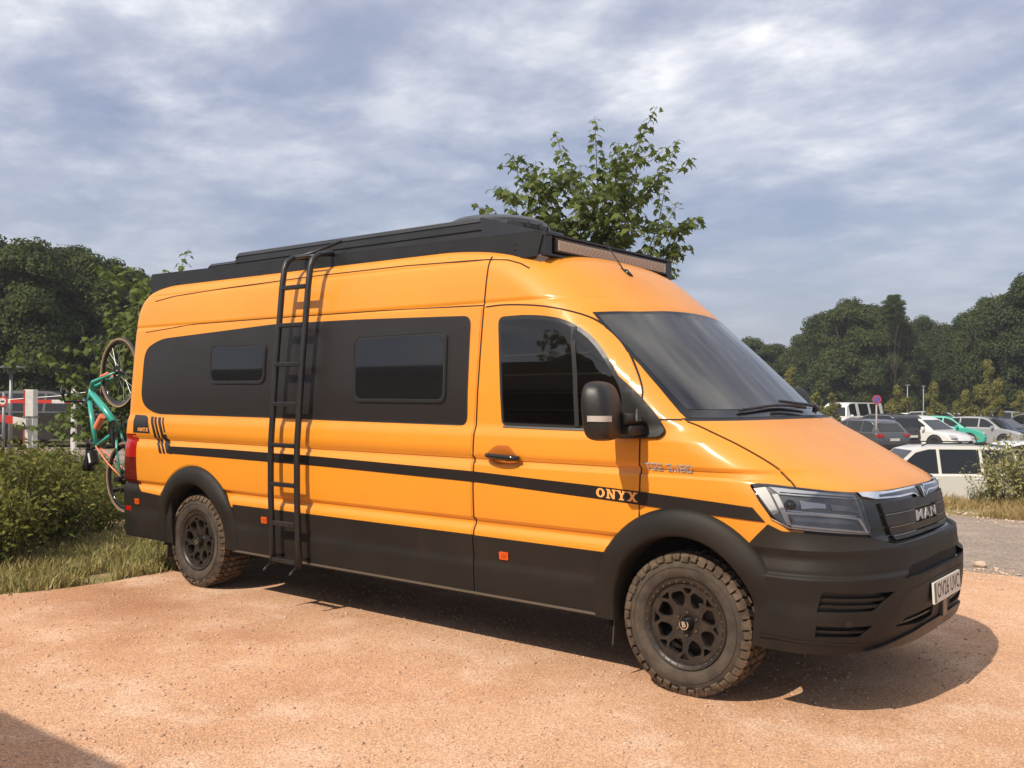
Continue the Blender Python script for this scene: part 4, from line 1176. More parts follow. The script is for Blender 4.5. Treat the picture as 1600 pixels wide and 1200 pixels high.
def wheel(key, s):
    """axis along +z locally (outward), set upright afterwards"""
    root = bpy.data.objects.new('wheel', None); link(root, van)
    TR, TW = 0.380, 0.262
    mb = MB()
    prof = [(0.238, -TW/2+.02), (0.250, -TW/2), (0.30, -TW/2-.004), (0.345, -TW/2+.012), (0.362, -TW/2+.035), (0.366, 0), (0.362, TW/2-.035), (0.345, TW/2-.012), (0.315, TW/2+.002), (0.29, TW/2+.006), (0.272, TW/2+.004), (0.256, TW/2-.002), (0.244, TW/2-.012), (0.236, TW/2-.03)]
    mb.lathe(prof, (0, 0, 0), (0, 0, 1), 96, 0)
    # raised ring and lettering-like ridges on the sidewall
    mb.lathe([(0.302, TW/2+.0035), (0.302, TW/2+.008), (0.306, TW/2+.008), (0.306, TW/2+.0025)], (0, 0, 0), (0, 0, 1), 96, 0)
    # tread blocks: two centre rows, two shoulder rows, side lugs
    NB = 44
    def block(a0, a1, w0, w1, r0, r1, skew, mi=1):
        vs = []
        for (r, inset_) in ((r0, 0), (r1, 1)):
            for (w, sk) in ((w0, 0), (w1, 1)):
                for a in (a0, a1):
                    aa = a + skew * sk + (0.012 * (1 if a == a0 else -1) if inset_ else 0)
                    ww = w + (0.004 if w == w0 else -0.004) * inset_
                    vs.append((r * math.cos(aa), r * math.sin(aa), ww))
        mb.add(vs, [(4,5,7,6), (0,1,5,4), (2,6,7,3), (0,4,6,2), (1,3,7,5)], mi)
    da = 2 * math.pi / NB
    for k in range(NB):
        a = k * da
        block(a + .08*da, a + .88*da, 0.006, 0.058, .362, .381, 0.035)
        block(a + .50*da, a + 1.30*da, -0.060, -0.006, .362, .381, -0.035)
        block(a + .04*da, a + .88*da, 0.064, 0.120, .358, .378, 0.03)
        block(a + .40*da, a + 1.24*da, -0.120, -0.064, .358, .378, -0.03)
        # shoulder lug running down the sidewall
        for sg in (1, -1):
            a0, a1 = (a + .06*da, a + .84*da) if k % 2 else (a + .14*da, a + .80*da)
            rr = 0.334 if k % 2 else 0.345
            zz = [(0.376, 0.117), (0.356, 0.134), (rr, 0.1375)]
            vs = []
            for r, w in zz:
                for q in (a0, a1): vs.append((r * math.cos(q), r * math.sin(q), sg * w))
            for r, w in ((0.364, 0.108), (0.348, 0.124), (rr - .006, 0.130)):
                for q in (a0 - .008, a1 + .008): vs.append((r * math.cos(q), r * math.sin(q), sg * w))
            mb.add(vs, [(0,1,3,2), (2,3,5,4), (0,2,8,6), (2,4,10,8), (1,7,9,3), (3,9,11,5), (4,5,11,10)], 1)
    t = mb.build('tyre', [M_TYRE, M_TREAD], root, smooth=True, sharp=35)
    # barrel and lip
    mb = MB()
    mb.lathe([(0.238, 0.112), (0.244, 0.120), (0.239, 0.128), (0.226, 0.124), (0.215, 0.114), (0.211, 0.100), (0.206, 0.02), (0.195, -0.06), (0.0, -0.06)], (0, 0, 0), (0, 0, 1), 72)
    mb.build('rim', M_RIM, root, smooth=True, sharp=35)
    f_ = link(bpy.data.objects.new('spokes', RIMF), root); f_.location = (0, 0, 0.098)
    mb = MB()
    for k in range(32):
        a = 2 * math.pi * k / 32
        mb.lathe([(0, .006), (.0035, .005), (.0042, 0)], (0.2245 * math.cos(a), 0.2245 * math.sin(a), 0.1235), (0, 0, 1), 6)
    bbo = mb.build('bead_bolt', mat('bolt_steel', (0.35, 0.32, 0.29), 0.35, metal=1.0), root); bbo['kind'] = 'stuff'
    mb = MB()
    for k in range(6):
        a = 2 * math.pi * k / 6 + .3
        if not LUG:
            m_ = MB(); m_.lathe([(0, .020), (.010, .018), (.012, 0)], (0, 0, 0), (0, 0, 1), 6); LUG.append(m_.build('lug_nut', mat('lug_steel', (0.20, 0.18, 0.17), 0.3, metal=1.0), root)); q = LUG[0]
        else: q = bpy.data.objects.new('lug_nut', LUG[0].data); link(q, root)
        q.location = (0.062 * math.cos(a), 0.062 * math.sin(a), 0.080)
    mb = MB(); mb.lathe([(0, .052), (.024, .050), (.030, .044), (.034, .01), (.040, -.004), (.044, -.01)], (0, 0, 0.080), (0, 0, 1), 28)
    hub = mb.build('hub_cap', M_GLOSS, root, smooth=True, sharp=40)
    mb = MB(); mb.lathe([(.0225, .0528), (.0225, .0545), (.0275, .0535), (.0275, .0505)], (0, 0, 0.080), (0, 0, 1), 28)
    vs, fs = text_mesh('B', 0.040, 0.0015)
    mb.add([(v[0], v[1], 0.1345) for v in vs], fs)
    e = mb.build('hub_emblem', M_CHROME, root)
    # brake disc seen through the spokes
    mb = MB(); mb.lathe([(0.05, 0.02), (0.150, 0.02), (0.150, 0.0), (0.05, 0.0)], (0, 0, 0), (0, 0, 1), 40); mb.box((0.11, 0.05, 0.02), (0.10, 0.10, 0.06), 0, None, .01)
    mb.build('brake_disc', mat('dusty_brake', (0.06, 0.048, 0.04), 0.6, metal=0.5), root)
    root.matrix_local = Matrix.Translation((WHX[key] - 0.01 if key == 'f' else -4.485, s * 0.845, 0.378)) @ (Matrix.Rotation(math.radians(90), 4, 'X') if s < 0 else Matrix.Rotation(math.radians(-90), 4, 'X')) @ Matrix.Rotation(rnd.uniform(0, 6.28) if key == 'r' else math.radians(12), 4, 'Z')
    return root
for key in 'fr':
    for s in (-1, 1): wheel(key, s)
# mud flaps behind the wheels
for x, s in ((-0.475, -1), (-4.955, -1)):
    mb = MB(); mb.box((x + .03, s * 0.88, 0.31), (0.010, 0.17, 0.24), 0, Matrix.Rotation(math.radians(4), 3, 'Y'), .004)
    mb.build('mud_flap', mat('flap_dusty', (0.045, 0.035, 0.028), 0.7), van)

# ---------------- roof rack
rack = bpy.data.objects.new('roof_rack', None); link(rack, van)
for s in (-1, 1):
    mb = MB()
    y0 = s * 0.79
    A = [(-5.50, 2.500), (-5.50, 2.652), (-1.14, 2.600), (-1.08, 2.585), (-1.12, 2.455), (-1.20, 2.452)]
    mb.prism(A, (0, y0, 0), (1, 0, 0), (0, 0, 1), (0, s * 0.012, 0), 1.0)
    mb.box(((-5.50 - 1.14) / 2, y0 - s * 0.02, 2.634), (4.36, 0.05, 0.012), 0, Matrix.Rotation(math.atan2(-0.052, 4.36) * -1, 3, 'Y'))
    mb.build('side_rail', M_METALB, rack)
mb = MB()
for k in range(9):
    x = -5.40 + 0.50 * k; mb.box((x, 0, 2.632 - 0.0119 * (x + 5.5)), (0.06, 1.56, 0.03), 0, None, 0.004)
mb.build('cross_bar', M_METALB, rack)
mb = MB()
for x in (-5.3, -4.0, -2.7, -1.5):
    for s in (-1, 1): mb.box((x, s * 0.72, 2.56), (0.08, 0.10, 0.06), 0, None, .006)
mb.build('rack_foot', M_METALB, rack)
# bolts in clusters along the near rail
mb = MB()
for x in (-5.10, -5.06, -3.92, -3.88, -2.98, -2.94, -2.90, -2.82, -2.78, -2.74, -2.08, -2.04, -1.98, -1.30):
    zc = 2.5755 - 0.0119 * (x + 5.5)
    for dz in (-0.016, 0.016): mb.lathe([(0, .005), (.006, .004), (.007, 0)], (x, -0.802, zc + dz), (0, -1, 0), 6)
mb.build('rail_bolt', mat('bolt_black', (0.05, 0.048, 0.05), 0.3, metal=0.6), rack)
# front wind deflector with the light bar
mb = MB()
mb.prism([(-1.10, 2.455), (-1.065, 2.46), (-1.065, 2.474), (-1.10, 2.474)], (0, -0.79, 0), (1, 0, 0), (0, 0, 1), (0, 1.58, 0), 1.0)
mb.prism([(-1.13, 2.594), (-1.060, 2.588), (-1.060, 2.600), (-1.13, 2.606)], (0, -0.79, 0), (1, 0, 0), (0, 0, 1), (0, 1.58, 0), 1.0)
for s in (-1, 1): mb.box((-1.095, s * 0.755, 2.529), (0.055, 0.075, 0.125), 0, None, .004)
mb.box((-1.115, 0, 2.53), (0.012, 1.52, 0.12))
mb.build('front_fairing', M_METALB, rack)
lb = MB(); lb.box((-1.080, 0, 2.531), (0.05, 1.40, 0.090), 0, None, 0.008)
lbo = lb.build('light_bar', M_PLAST, van)
for k in range(28):
    y = -0.66 + 1.32 * (k + .5) / 28
    for zz in (2.515, 2.547):
        m_ = MB(); m_.lathe([(0.0165, 0.006), (0.015, 0.0075), (0.009, -0.002), (0.004, -0.004), (0, -0.004)], (-1.056, y, zz), (1, 0, 0), 10)
        if k == 0 and zz < 2.52: cell = m_.build('led_cell', mat('led_reflector', (0.46, 0.39, 0.32), 0.5), lbo, smooth=True); cy0, cz0 = y, zz
        else:
            c = cell.copy(); link(c, lbo); c.location = (0, y - cy0, zz - cz0)
lm = MB(); lm.box((-1.0545, 0, 2.531), (0.0015, 1.35, 0.064)); lm.build('bar_lens', mat('led_lens_plate', (0.58, 0.50, 0.41), 0.5), lbo)
# aerodynamic filler under the fairing
mb = MB()
vs = []
N = 20
for k in range(N + 1):
    y = -0.78 + 1.56 * k / N
    xx = -1.10 - 0.10 * (abs(y) / .78) ** 2
    vs += [(xx + 0.02, y, 2.462), (xx - 0.25, y, 2.470), (xx - .03, y, 2.452)]
fs = []
for k in range(N): fs += [(3*k, 3*k+3, 3*k+4, 3*k+1), (3*k+2, 3*k+5, 3*k+3, 3*k)]
mb.add(vs, fs); mb.build('fairing_lip', M_METALB, rack)

# roof boxes, ribbed awning cover and roof vent
def ribbed(name, x0, x1, y0, y1, z0, z1, front_slope, parent):
    mb = MB()
    h = z1 - z0
    prof = [(y0 + .012, z0), (y0 - .004, z0 + .02 * h), (y0 - .004, z0 + .22 * h), (y0 + .010, z0 + .24 * h), (y0 + .010, z0 + .34 * h), (y0, z0 + .36 * h), (y0, z0 + .60 * h), (y0 + .012, z0 + .62 * h), (y0 + .012, z0 + .72 * h), (y0 + .004, z0 + .74 * h), (y0 + .016, z0 + .93 * h), (y0 + .045, z1), (y1 - .045, z1), (y1, z0 + .9 * h), (y1, z0)]
    n = len(prof); vs = []
    secs = [(x0, 0.0), (x0 + .03, 1.0), (x1 - .06, 1.0), (x1, 1.0)]
    for x, k in secs:
        for y, z in prof:
            zz = z0 + (z - z0) * (0.86 if k == 0 else 1); vs.append((x - (front_slope * (z - z0) if x == x1 else 0), y, zz))
    fs = []
    for i in range(3):
        for j in range(n): fs.append((i*n+j, (i+1)*n+j, (i+1)*n+(j+1)%n, i*n+(j+1)%n))
    fs.append(tuple(range(n))); fs.append(tuple(range(3*n, 4*n)))
    mb.add(vs, fs)
    return mb.build(name, mat('black_roof_box', (0.028, 0.028, 0.030), 0.42, var=0.3, var_scale=3), parent, sharp=30)
bx = ribbed('roof_box', -4.50, -1.72, -0.62, 0.46, 2.655, 2.800, 0.3, van)
bx2 = ribbed('small_roof_box', -5.08, -4.52, -0.50, 0.3, 2.655, 2.765, 0.1, van)
mb = MB()
mb.box((-2.18, 0.10, 2.815), (0.74, 0.70, 0.045), 0, None, 0.015)
mb.lathe([(0.40, -.02), (0.405, 0.02), (0.385, 0.055), (0.33, 0.085), (0.22, 0.105), (0.0, 0.112)], (-2.18, 0.10, 2.825), (0, 0, 1), 40)
for k in range(20):
    a = 2 * math.pi * k / 20; mb.box((-2.18 + .395 * math.cos(a), .10 + .395 * math.sin(a), 2.835), (0.03, 0.03, 0.04), 0, Matrix.Rotation(a, 3, 'Z'))
mb.build('roof_vent', mat('vent_black', (0.03, 0.03, 0.032), 0.3), van, smooth=True, sharp=30)
# antenna
mb = MB()
mb.tube([(-0.782, -0.258, 2.352), (-0.815, -0.255, 2.39), (-0.86, -0.25, 2.41)], [0.022, 0.018, 0.008], 8)
mb.tube([(-0.83, -0.255, 2.398), (-0.99, -0.21, 2.585)], [0.004, 0.003], 6)
mb.build('antenna', M_GLOSS, van, smooth=True)

# ---------------- ladder
lad = bpy.data.objects.new('ladder', None); link(lad, van)
def ladder_y(z):
    return float(np.interp(z, [0.33, 0.85, 1.20, 1.80, 2.38, 2.56], [-1.085, -1.110, -1.115, -1.075, -1.025, -1.000]))
for X in (-3.335, -3.035):
    mb = MB()
    pts = [(X, ladder_y(z), z) for z in (0.335, 0.6, 0.85, 1.1, 1.22, 1.5, 1.8, 2.1, 2.38, 2.52)] + [(X, -0.985, 2.575), (X, -0.93, 2.615), (X, -0.80, 2.640)]
    mb.tube(pts, 0.0225, 10)
    mb.tube([(X, ladder_y(.36), 0.36), (X, -1.15, 0.315), (X, -1.17, 0.30)], 0.010, 6)
    mb.tube([(X, ladder_y(.40), 0.40), (X, -0.97, 0.385)], 0.012, 6)
    mb.build('rail', M_METALB, lad, smooth=True)
for z in (2.375, 2.095, 1.805, 1.515, 1.215, 0.930, 0.645, 0.375):
    mb = MB(); mb.box((-3.185, ladder_y(z) - 0.004, z), (0.27, 0.038, 0.032), 0, None, 0.006); mb.build('rung', M_METALB, lad)
mb = MB(); mb.tube([(-3.30, -0.93, 2.612), (-3.22, -0.80, 2.67), (-3.09, -0.66, 2.755)], 0.012, 8)
mb.tube([(-3.30, -0.93, 2.612), (-3.04, -0.93, 2.612)], 0.012, 8)
mb.build('grab_rail', M_METALB, lad, smooth=True)

# ---------------- bicycle carrier at the tail (part of the van)
car_ = MB()
car_.tube([(-5.76, -0.35, 1.75), (-6.05, -0.40, 1.70)], 0.016, 8)
car_.tube([(-5.78, -0.35, 0.80), (-6.70, -0.52, 0.60)], 0.018, 8); car_.tube([(-5.78, 0.25, 0.80), (-6.70, -0.40, 0.60)], 0.018, 8)
car_.tube([(-6.05, -0.40, 1.70), (-6.12, -0.45, 0.72)], 0.02, 8)
car_.tube([(-6.10, -0.45, 1.25), (-6.42, -0.52, 1.30)], 0.014, 8)
car_.build('bike_carrier', M_METALB, van, smooth=True)
# ================================================================== BICYCLE
bike = thing('bicycle', 'teal gravel bicycle with tan-wall tyres hung nose-up behind the orange van', 'bicycle', (-6.47, -0.55, 0.0))
M_TEAL = mat('teal_frame', (0.03, 0.34, 0.27), 0.3, coat=0.6)
M_CORAL = mat('coral_accent', (0.80, 0.22, 0.12), 0.35)
M_TAN = mat('tan_sidewall', (0.34, 0.22, 0.13), 0.7)
M_BT = mat('bicycle_rubber', (0.03, 0.028, 0.026), 0.7)
M_ALU = mat('brushed_alloy', (0.5, 0.5, 0.5), 0.35, metal=1.0)
def bwheel(x, z, nm):
    w = bpy.data.objects.new('wheel', None); link(w, bike); w.location = (x, 0, z)
    mb = MB()
    mb.lathe([(0.352 - 0.021 + 0.021 * math.cos(t), 0.021 * math.sin(t)) for t in [2*math.pi*k/10 for k in range(10)]], (0, 0, 0), (0, 1, 0), 56, 0, close=True)
    mb.lathe([(0.318, -0.016), (0.334, -0.0225), (0.340, -0.021)], (0, 0, 0), (0, 1, 0), 56, 1)
    mb.lathe([(0.340, 0.021), (0.334, 0.0225), (0.318, 0.016)], (0, 0, 0), (0, 1, 0), 56, 1)
    mb.build('tyre', [M_BT, M_TAN], w, smooth=True)
    mb = MB(); mb.lathe([(0.318, -0.013), (0.296, -0.010), (0.284, 0), (0.296, 0.010), (0.318, 0.013)], (0, 0, 0), (0, 1, 0), 56)
    mb.build('rim', M_GLOSS, w, smooth=True)
    mb = MB()
    for k in range(24):
        a = 2*math.pi*k/24; b = a + (0.22 if k % 2 else -0.22)
        mb.tube([(0.02*math.cos(b), 0.03 * (1 if k % 2 else -1), 0.02*math.sin(b)), (0.29*math.cos(a), 0, 0.29*math.sin(a))], 0.0013, 4, 0, False)
    mb.build('spoke', M_ALU, w)
    mb = MB(); mb.tube([(0, -0.05, 0), (0, 0.05, 0)], 0.018, 10); mb.lathe([(0.07, -0.035), (0.07, -0.032), (0.03, -0.032)], (0, 0, 0), (0, 1, 0), 24)
    mb.build('hub', M_PLAST, w, smooth=True, sharp=40)
    return w
HT, HR = (0.0, 1.79), (0.14, 0.77)
HEADA, HEADB = (-0.545, 1.635), (-0.595, 1.50)
SEAT, BB = (-0.44, 1.05), (-0.02, 1.23)
bwheel(*HT, 'f'); bwheel(*HR, 'r')
P3 = lambda p, y=0: (p[0], y, p[1])
mb = MB()
mb.tube([P3(HEADA), P3(HEADB)], 0.027, 10)
mb.tube([(-0.56, 0, 1.60), (-0.30, 0, 1.44), (-0.03, 0, 1.25)], [0.030, 0.036, 0.032], 10)
mb.tube([(-0.585, 0, 1.51), (-0.50, 0, 1.22), P3(SEAT)], [0.024, 0.022, 0.019], 10)
mb.tube([P3(SEAT), P3(BB)], [0.019, 0.022], 10)
for y in (-0.05, 0.05):
    mb.tube([(-0.02, y * .4, 1.22), (0.05, y, 1.0), (HR[0], y, HR[1])], [0.014, 0.011, 0.010], 8)
mb.build('frame', M_TEAL, bike, smooth=True)
mb = MB()
for y in (-0.05, 0.05): mb.tube([(SEAT[0] + .02, y * .3, SEAT[1]), (-0.13, y, 0.90), (HR[0], y, HR[1])], [0.009, 0.008, 0.008], 8)
mb.build('seat_stay', M_CORAL, bike, smooth=True)
mb = MB()
mb.tube([P3(HEADA), (-0.50, 0, 1.66)], [0.028, 0.030], 10)
for y in (-0.055, 0.055): mb.tube([(-0.51, y * .4, 1.655), (-0.42, y, 1.70), (HT[0], y, HT[1])], [0.022, 0.020, 0.011], 8)
mb.build('fork', M_TEAL, bike, smooth=True)
for y in (-0.057, 0.057):
    mb = MB(); mb.tube([(-0.26, y, 1.752), (-0.12, y, 1.783)], 0.0165, 8)
    mb.build('fork_accent', M_CORAL, bike, smooth=True)
mb = MB()
mb.tube([P3(HEADB), (-0.64, 0, 1.46), (-0.70, 0, 1.50)], 0.016, 8)
for s in (-1, 1):
    mb.tube([(-0.70, 0, 1.50), (-0.70, s * .20, 1.50), (-0.72, s * .21, 1.57), (-0.66, s*.22, 1.63), (-0.60, s*.22, 1.60), (-0.58, s*.22, 1.55)], 0.0125, 8)
    mb.tube([(-0.72, s * .21, 1.57), (-0.76, s * .21, 1.60), (-0.74, s*.21, 1.66)], [0.018, 0.014, 0.006], 8)
mb.build('handlebar', M_PLAST, bike, smooth=True)
mb = MB(); mb.tube([P3(SEAT), (-0.57, 0, 0.995)], 0.014, 8); mb.build('seat_post', M_GLOSS, bike, smooth=True)
mb = MB()
vs = []; fs = []
for i, (z, w, t) in enumerate(((1.07, .02, .018), (1.02, .024, .022), (.94, .035, .026), (.86, .065, .030), (.81, .070, .030), (.79, .05, .02))):
    for k in range(10):
        a = 2*math.pi*k/10; vs.append((-0.60 + 0.06 * (1.07 - z) - t * math.cos(a), w * math.sin(a), z))
for i in range(5):
    for k in range(10): fs.append((i*10+k, i*10+(k+1)%10, (i+1)*10+(k+1)%10, (i+1)*10+k))
fs += [tuple(range(10)), tuple(range(50, 60))]
mb.add(vs, fs); mb.build('saddle', M_GLOSS, bike, smooth=True)
mb = MB(); mb.box((-0.50, 0, 0.93), (0.09, 0.075, 0.15), 0, Matrix.Rotation(math.radians(-20), 3, 'Y'), .02); mb.build('saddle_bag', M_PLAST, bike)
mb = MB(); mb.box((-0.50, -0.041, 0.93), (0.03, 0.004, 0.10), 0, Matrix.Rotation(math.radians(-20), 3, 'Y')); mb.build('bag_patch', mat('white_patch', (0.7, 0.7, 0.7), 0.5), bike)
mb = MB()
mb.lathe([(0.095, -0.052), (0.097, -0.048), (0.090, -0.046), (0.03, -0.046)], (BB[0], 0, BB[1]), (0, 1, 0), 32)
mb.tube([(BB[0], -0.06, BB[1]), (BB[0] + .03, -0.075, BB[1] - .17)], [0.014, 0.010], 8)
mb.tube([(BB[0], 0.06, BB[1]), (BB[0] - .03, 0.075, BB[1] + .17)], [0.014, 0.010], 8)
mb.box((BB[0] + .03, -0.12, BB[1] - .17), (0.09, 0.09, 0.025)); mb.box((BB[0] - .03, 0.12, BB[1] + .17), (0.09, 0.09, 0.025))
mb.lathe([(0.055, -0.045), (0.057, -0.030), (0.03, -0.030)], (HR[0], 0, HR[1]), (0, 1, 0), 20)
mb.box((HR[0] - .06, -0.06, HR[1] - .02), (0.10, 0.03, 0.05), 0, None, .01)
mb.build('crankset', M_PLAST, bike, smooth=True, sharp=40)
mb = MB(); mb.tube([(-0.25, -0.04, 1.36), (-0.36, -0.04, 1.24)], 0.036, 10); mb.build('bottle', M_CORAL, bike, smooth=True, sharp=40)

# ================================================================== STREET FURNITURE on the left
M_WHITE = mat('weathered_white_paint', (0.66, 0.64, 0.60), 0.6, var=0.2, var_scale=8)
M_REDP = mat('red_paint', (0.50, 0.03, 0.02), 0.5)
M_GREYP = mat('galvanised_grey', (0.22, 0.22, 0.22), 0.45, metal=0.5)
VF = Vector((-0.62360, 0.78174, 0)); VR = Vector((0.78174, 0.62360, 0)); RZ = math.atan2(VR.y, VR.x)
def post_thing(px, d, h, label):
    t = thing('barrier_post', label, 'barrier post', away(px, d), RZ)
    return t
bp = post_thing(47, 19.7, 1.66, 'thick square white barrier post with a red stripe down its edge, beyond the bushes')
mb = MB(); mb.box((0.02, 0, 0.83), (0.20, 0.20, 1.66), 0, None, .01); mb.build('post', M_WHITE, bp)
mb = MB(); mb.box((-0.066, -0.105, 0.90), (0.024, 0.01, 1.50)); mb.box((-0.084, 0, 0.9), (0.008, 0.18, 1.4)); mb.build('red_stripe', M_REDP, bp)
mb = MB(); mb.box((0.02, 0, 1.10), (0.23, 0.23, 0.03)); mb.box((0.02, 0, 0.88), (0.23, 0.23, 0.03)); mb.build('clamp', M_GREYP, bp)
ba = thing('striped_barrier', 'red and white striped barrier arm resting in the thick white post', 'barrier', away(36, 19.6, 0), RZ)
def seg_arm(root, x0, x1, z0, z1, n, th, first=0):
    for k in range(n):
        a, b = k / n, (k + 1) / n
        mb = MB(); xa, xb = x0 + (x1 - x0) * a, x0 + (x1 - x0) * b; za, zb = z0 + (z1 - z0) * a, z0 + (z1 - z0) * b
        mb.prism([(xa, za - th), (xb, zb - th), (xb, zb + th), (xa, za + th)], (0, -.03, 0), (1, 0, 0), (0, 0, 1), (0, .06, 0), 1.0)
        mb.build('arm_segment', M_REDP if (k + first) % 2 else M_WHITE, root)
seg_arm(ba, -2.0, 0.12, 1.32, 0.98, 7, 0.075, 0)
bp2 = post_thing(116, 24, 1.5, 'slim white post standing behind the young sycamore, right of the thick white post')
mb = MB(); mb.box((0, 0, 0.85), (0.11, 0.11, 1.75), 0, None, .01); mb.build('post', M_WHITE, bp2)
mb = MB(); mb.box((0, 0, 1.745), (0.14, 0.14, 0.03)); mb.box((0, 0, 1.2), (0.13, 0.13, 0.02)); mb.build('cap', M_GREYP, bp2)
ba2 = thing('striped_barrier', 'distant red and white barrier arm reaching across to the slim white post', 'barrier', away(116, 24.3, 0), RZ)
seg_arm(ba2, -2.3, 0.5, 1.38, 1.38, 8, 0.045, 1)
mb = MB(); mb.tube([(-1.9, 0, 1.40), (-0.4, 0, 1.52), (0.3, 0, 1.62)], 0.012, 6); mb.build('stay_cable', M_GREYP, ba2)
lp = thing('street_lamp', 'grey street lamp with a flat round hood at the far left before the dark trees', 'street lamp', away(17, 26), RZ)
mb = MB(); mb.tube([(0, 0, 0), (0, 0, 2.15)], [0.06, 0.04], 10); mb.build('pole', M_GREYP, lp, smooth=True)
mb = MB(); mb.lathe([(0, 0.10), (0.10, 0.085), (0.34, 0.0), (0.34, -0.02), (0.10, -0.01), (0.10, -0.14), (0.05, -0.16)], (0, 0, 2.28), (0, 0, 1), 24)
mb.build('lamp_hood', mat('lamp_hood_grey', (0.07, 0.075, 0.08), 0.5), lp, smooth=True, sharp=40)
ns = thing('road_sign', 'small round white sign with a red ring at the left edge beside the barrier', 'sign', away(5, 19.2), RZ)
mb = MB(); mb.tube([(0, 0.03, 0), (0, 0.03, 1.60)], 0.03, 8); mb.build('pole', M_GREYP, ns, smooth=True)
def disc(r, y, n=28): return [(r * math.cos(2*math.pi*k/n), r * math.sin(2*math.pi*k/n)) for k in range(n)]
def disc_obj(name, r, y, z, mt, root, th=0.006):
    mb = MB(); mb.prism(disc(r, 0), (0, y, z), (1, 0, 0), (0, 0, 1), (0, th, 0), 1.0); return mb.build(name, mt, root)
disc_obj('ring', 0.105, -0.012, 1.42, M_REDP, ns); disc_obj('face', 0.068, -0.017, 1.42, M_WHITE, ns)
mb = MB(); mb.box((0, -0.019, 1.42), (0.07, 0.003, 0.03)); mb.build('mark', M_INK, ns)

# no-parking sign across the car park
np_ = thing('road_sign', 'round blue no-parking sign with red ring on a thin pole among the parked cars', 'sign', away(1370, 40, -0.7), RZ)
mb = MB(); mb.tube([(0, 0.03, 0), (0, 0.03, 2.3)], 0.035, 8); mb.build('pole', mat('pink_grey_pole', (0.35, 0.28, 0.26), 0.5), np_, smooth=True)
disc_obj('ring', 0.19, -0.012, 2.25, mat('sign_red', (0.45, 0.05, 0.06), 0.5), np_); disc_obj('face', 0.138, -0.018, 2.25, mat('sign_blue', (0.06, 0.09, 0.32), 0.5), np_)
mb = MB(); mb.box((0, -0.021, 2.25), (0.29, 0.004, 0.035), 0, Matrix.Rotation(math.radians(45), 3, 'Y')); mb.build('slash', mat('sign_red', (0.45, 0.05, 0.06), 0.5), np_)
for px, d, lab in ((1418, 62, 'thin pale lamp column in front of the dark trees, nearest the no-parking sign'), (1443, 66, 'thin pale lamp column beside the yellow young tree')):
    t = thing('street_lamp', lab, 'street lamp', away(px, d, -0.7), RZ)
    mb = MB(); mb.tube([(0, 0, 0), (0, 0, 3.15)], [0.05, 0.028], 8); mb.build('pole', mat('pale_column', (0.28, 0.28, 0.26), 0.5), t, smooth=True)
    mb = MB(); mb.box((0, 0, 3.18), (0.26, 0.12, 0.05), 0, None, .02); mb.build('lamp_head', mat('pale_column', (0.28, 0.28, 0.26), 0.5), t)

# ================================================================== CARS
M_CGL = mat('car_glass', (0.012, 0.013, 0.013), 0.06, spec=0.6)
M_CTY = mat('car_tyre', (0.02, 0.02, 0.02), 0.8)
M_CRM = mat('car_wheel_alloy', (0.35, 0.35, 0.36), 0.3, metal=0.8)
M_CRMD = mat('car_wheel_dark', (0.04, 0.04, 0.045), 0.35, metal=0.5)
KINDS = {
 #       L    W    belt  low profile(x,z)                                                         greenhouse (x,z)
 'hatch': (4.2, 1.78, .93, [(-2.05,.30),(-2.10,.55),(-2.05,.80),(-1.98,.95),(1.05,.93),(1.75,.80),(2.02,.66),(2.10,.48),(2.06,.26),(1.8,.20),(-1.8,.20)], [(-1.98,.93),(-1.62,1.36),(-1.40,1.46),(-0.6,1.51),(0.05,1.49),(0.38,1.40),(1.08,.92)], (-1.28, 1.28), .32, [(-1.62,-1.00),(-0.92,-0.05),(0.03,0.72)]),
 'suv': (4.7, 1.88, 1.02, [(-2.30,.34),(-2.36,.62),(-2.32,.92),(-2.24,1.05),(1.10,1.03),(1.95,.93),(2.28,.76),(2.35,.50),(2.28,.28),(2.0,.23),(-2.0,.23)], [(-2.24,1.02),(-1.98,1.50),(-1.80,1.62),(-0.9,1.68),(0.0,1.66),(0.36,1.56),(1.12,1.01)], (-1.40, 1.42), .35, [(-1.92,-1.18),(-1.10,-0.14),(-0.06,0.74)]),
 'ev': (4.75, 1.92, .98, [(-2.28,.34),(-2.36,.70),(-2.30,.98),(-2.10,1.06),(-1.2,1.02),(1.20,.96),(1.90,.82),(2.24,.66),(2.36,.46),(2.28,.26),(2.0,.22),(-2.0,.22)], [(-2.16,1.02),(-1.55,1.32),(-0.9,1.53),(-0.2,1.62),(0.25,1.57),(0.62,1.42),(1.36,.94)], (-1.44, 1.45), .36, [(-1.50,-1.02),(-0.94,-0.12),(-0.04,0.92)]),
 'mpv': (4.5, 1.84, 1.02, [(-2.20,.32),(-2.26,.60),(-2.22,.95),(-2.18,1.05),(1.30,1.03),(1.92,.90),(2.20,.74),(2.25,.50),(2.18,.28),(1.9,.22),(-1.9,.22)], [(-2.18,1.02),(-2.06,1.55),(-1.95,1.72),(-1.0,1.78),(0.2,1.76),(0.56,1.66),(1.36,1.01)], (-1.32, 1.40), .32, [(-1.96,-1.16),(-1.08,-0.06),(0.02,0.92)]),
 'camper': (6.0, 2.1, 1.15, [(-2.95,.40),(-3.0,.70),(-3.0,1.17),(2.05,1.15),(2.75,1.0),(2.98,.80),(3.0,.45),(2.8,.32),(-2.8,.32)], [(-3.0,1.15),(-2.97,2.0),(-2.85,2.08),(0.6,2.12),(1.5,2.06),(1.95,1.8),(2.25,1.13)], (-1.75, 2.05), .35, [(-2.5,-1.2),(-0.9,0.4),(0.8,1.7)]),
}
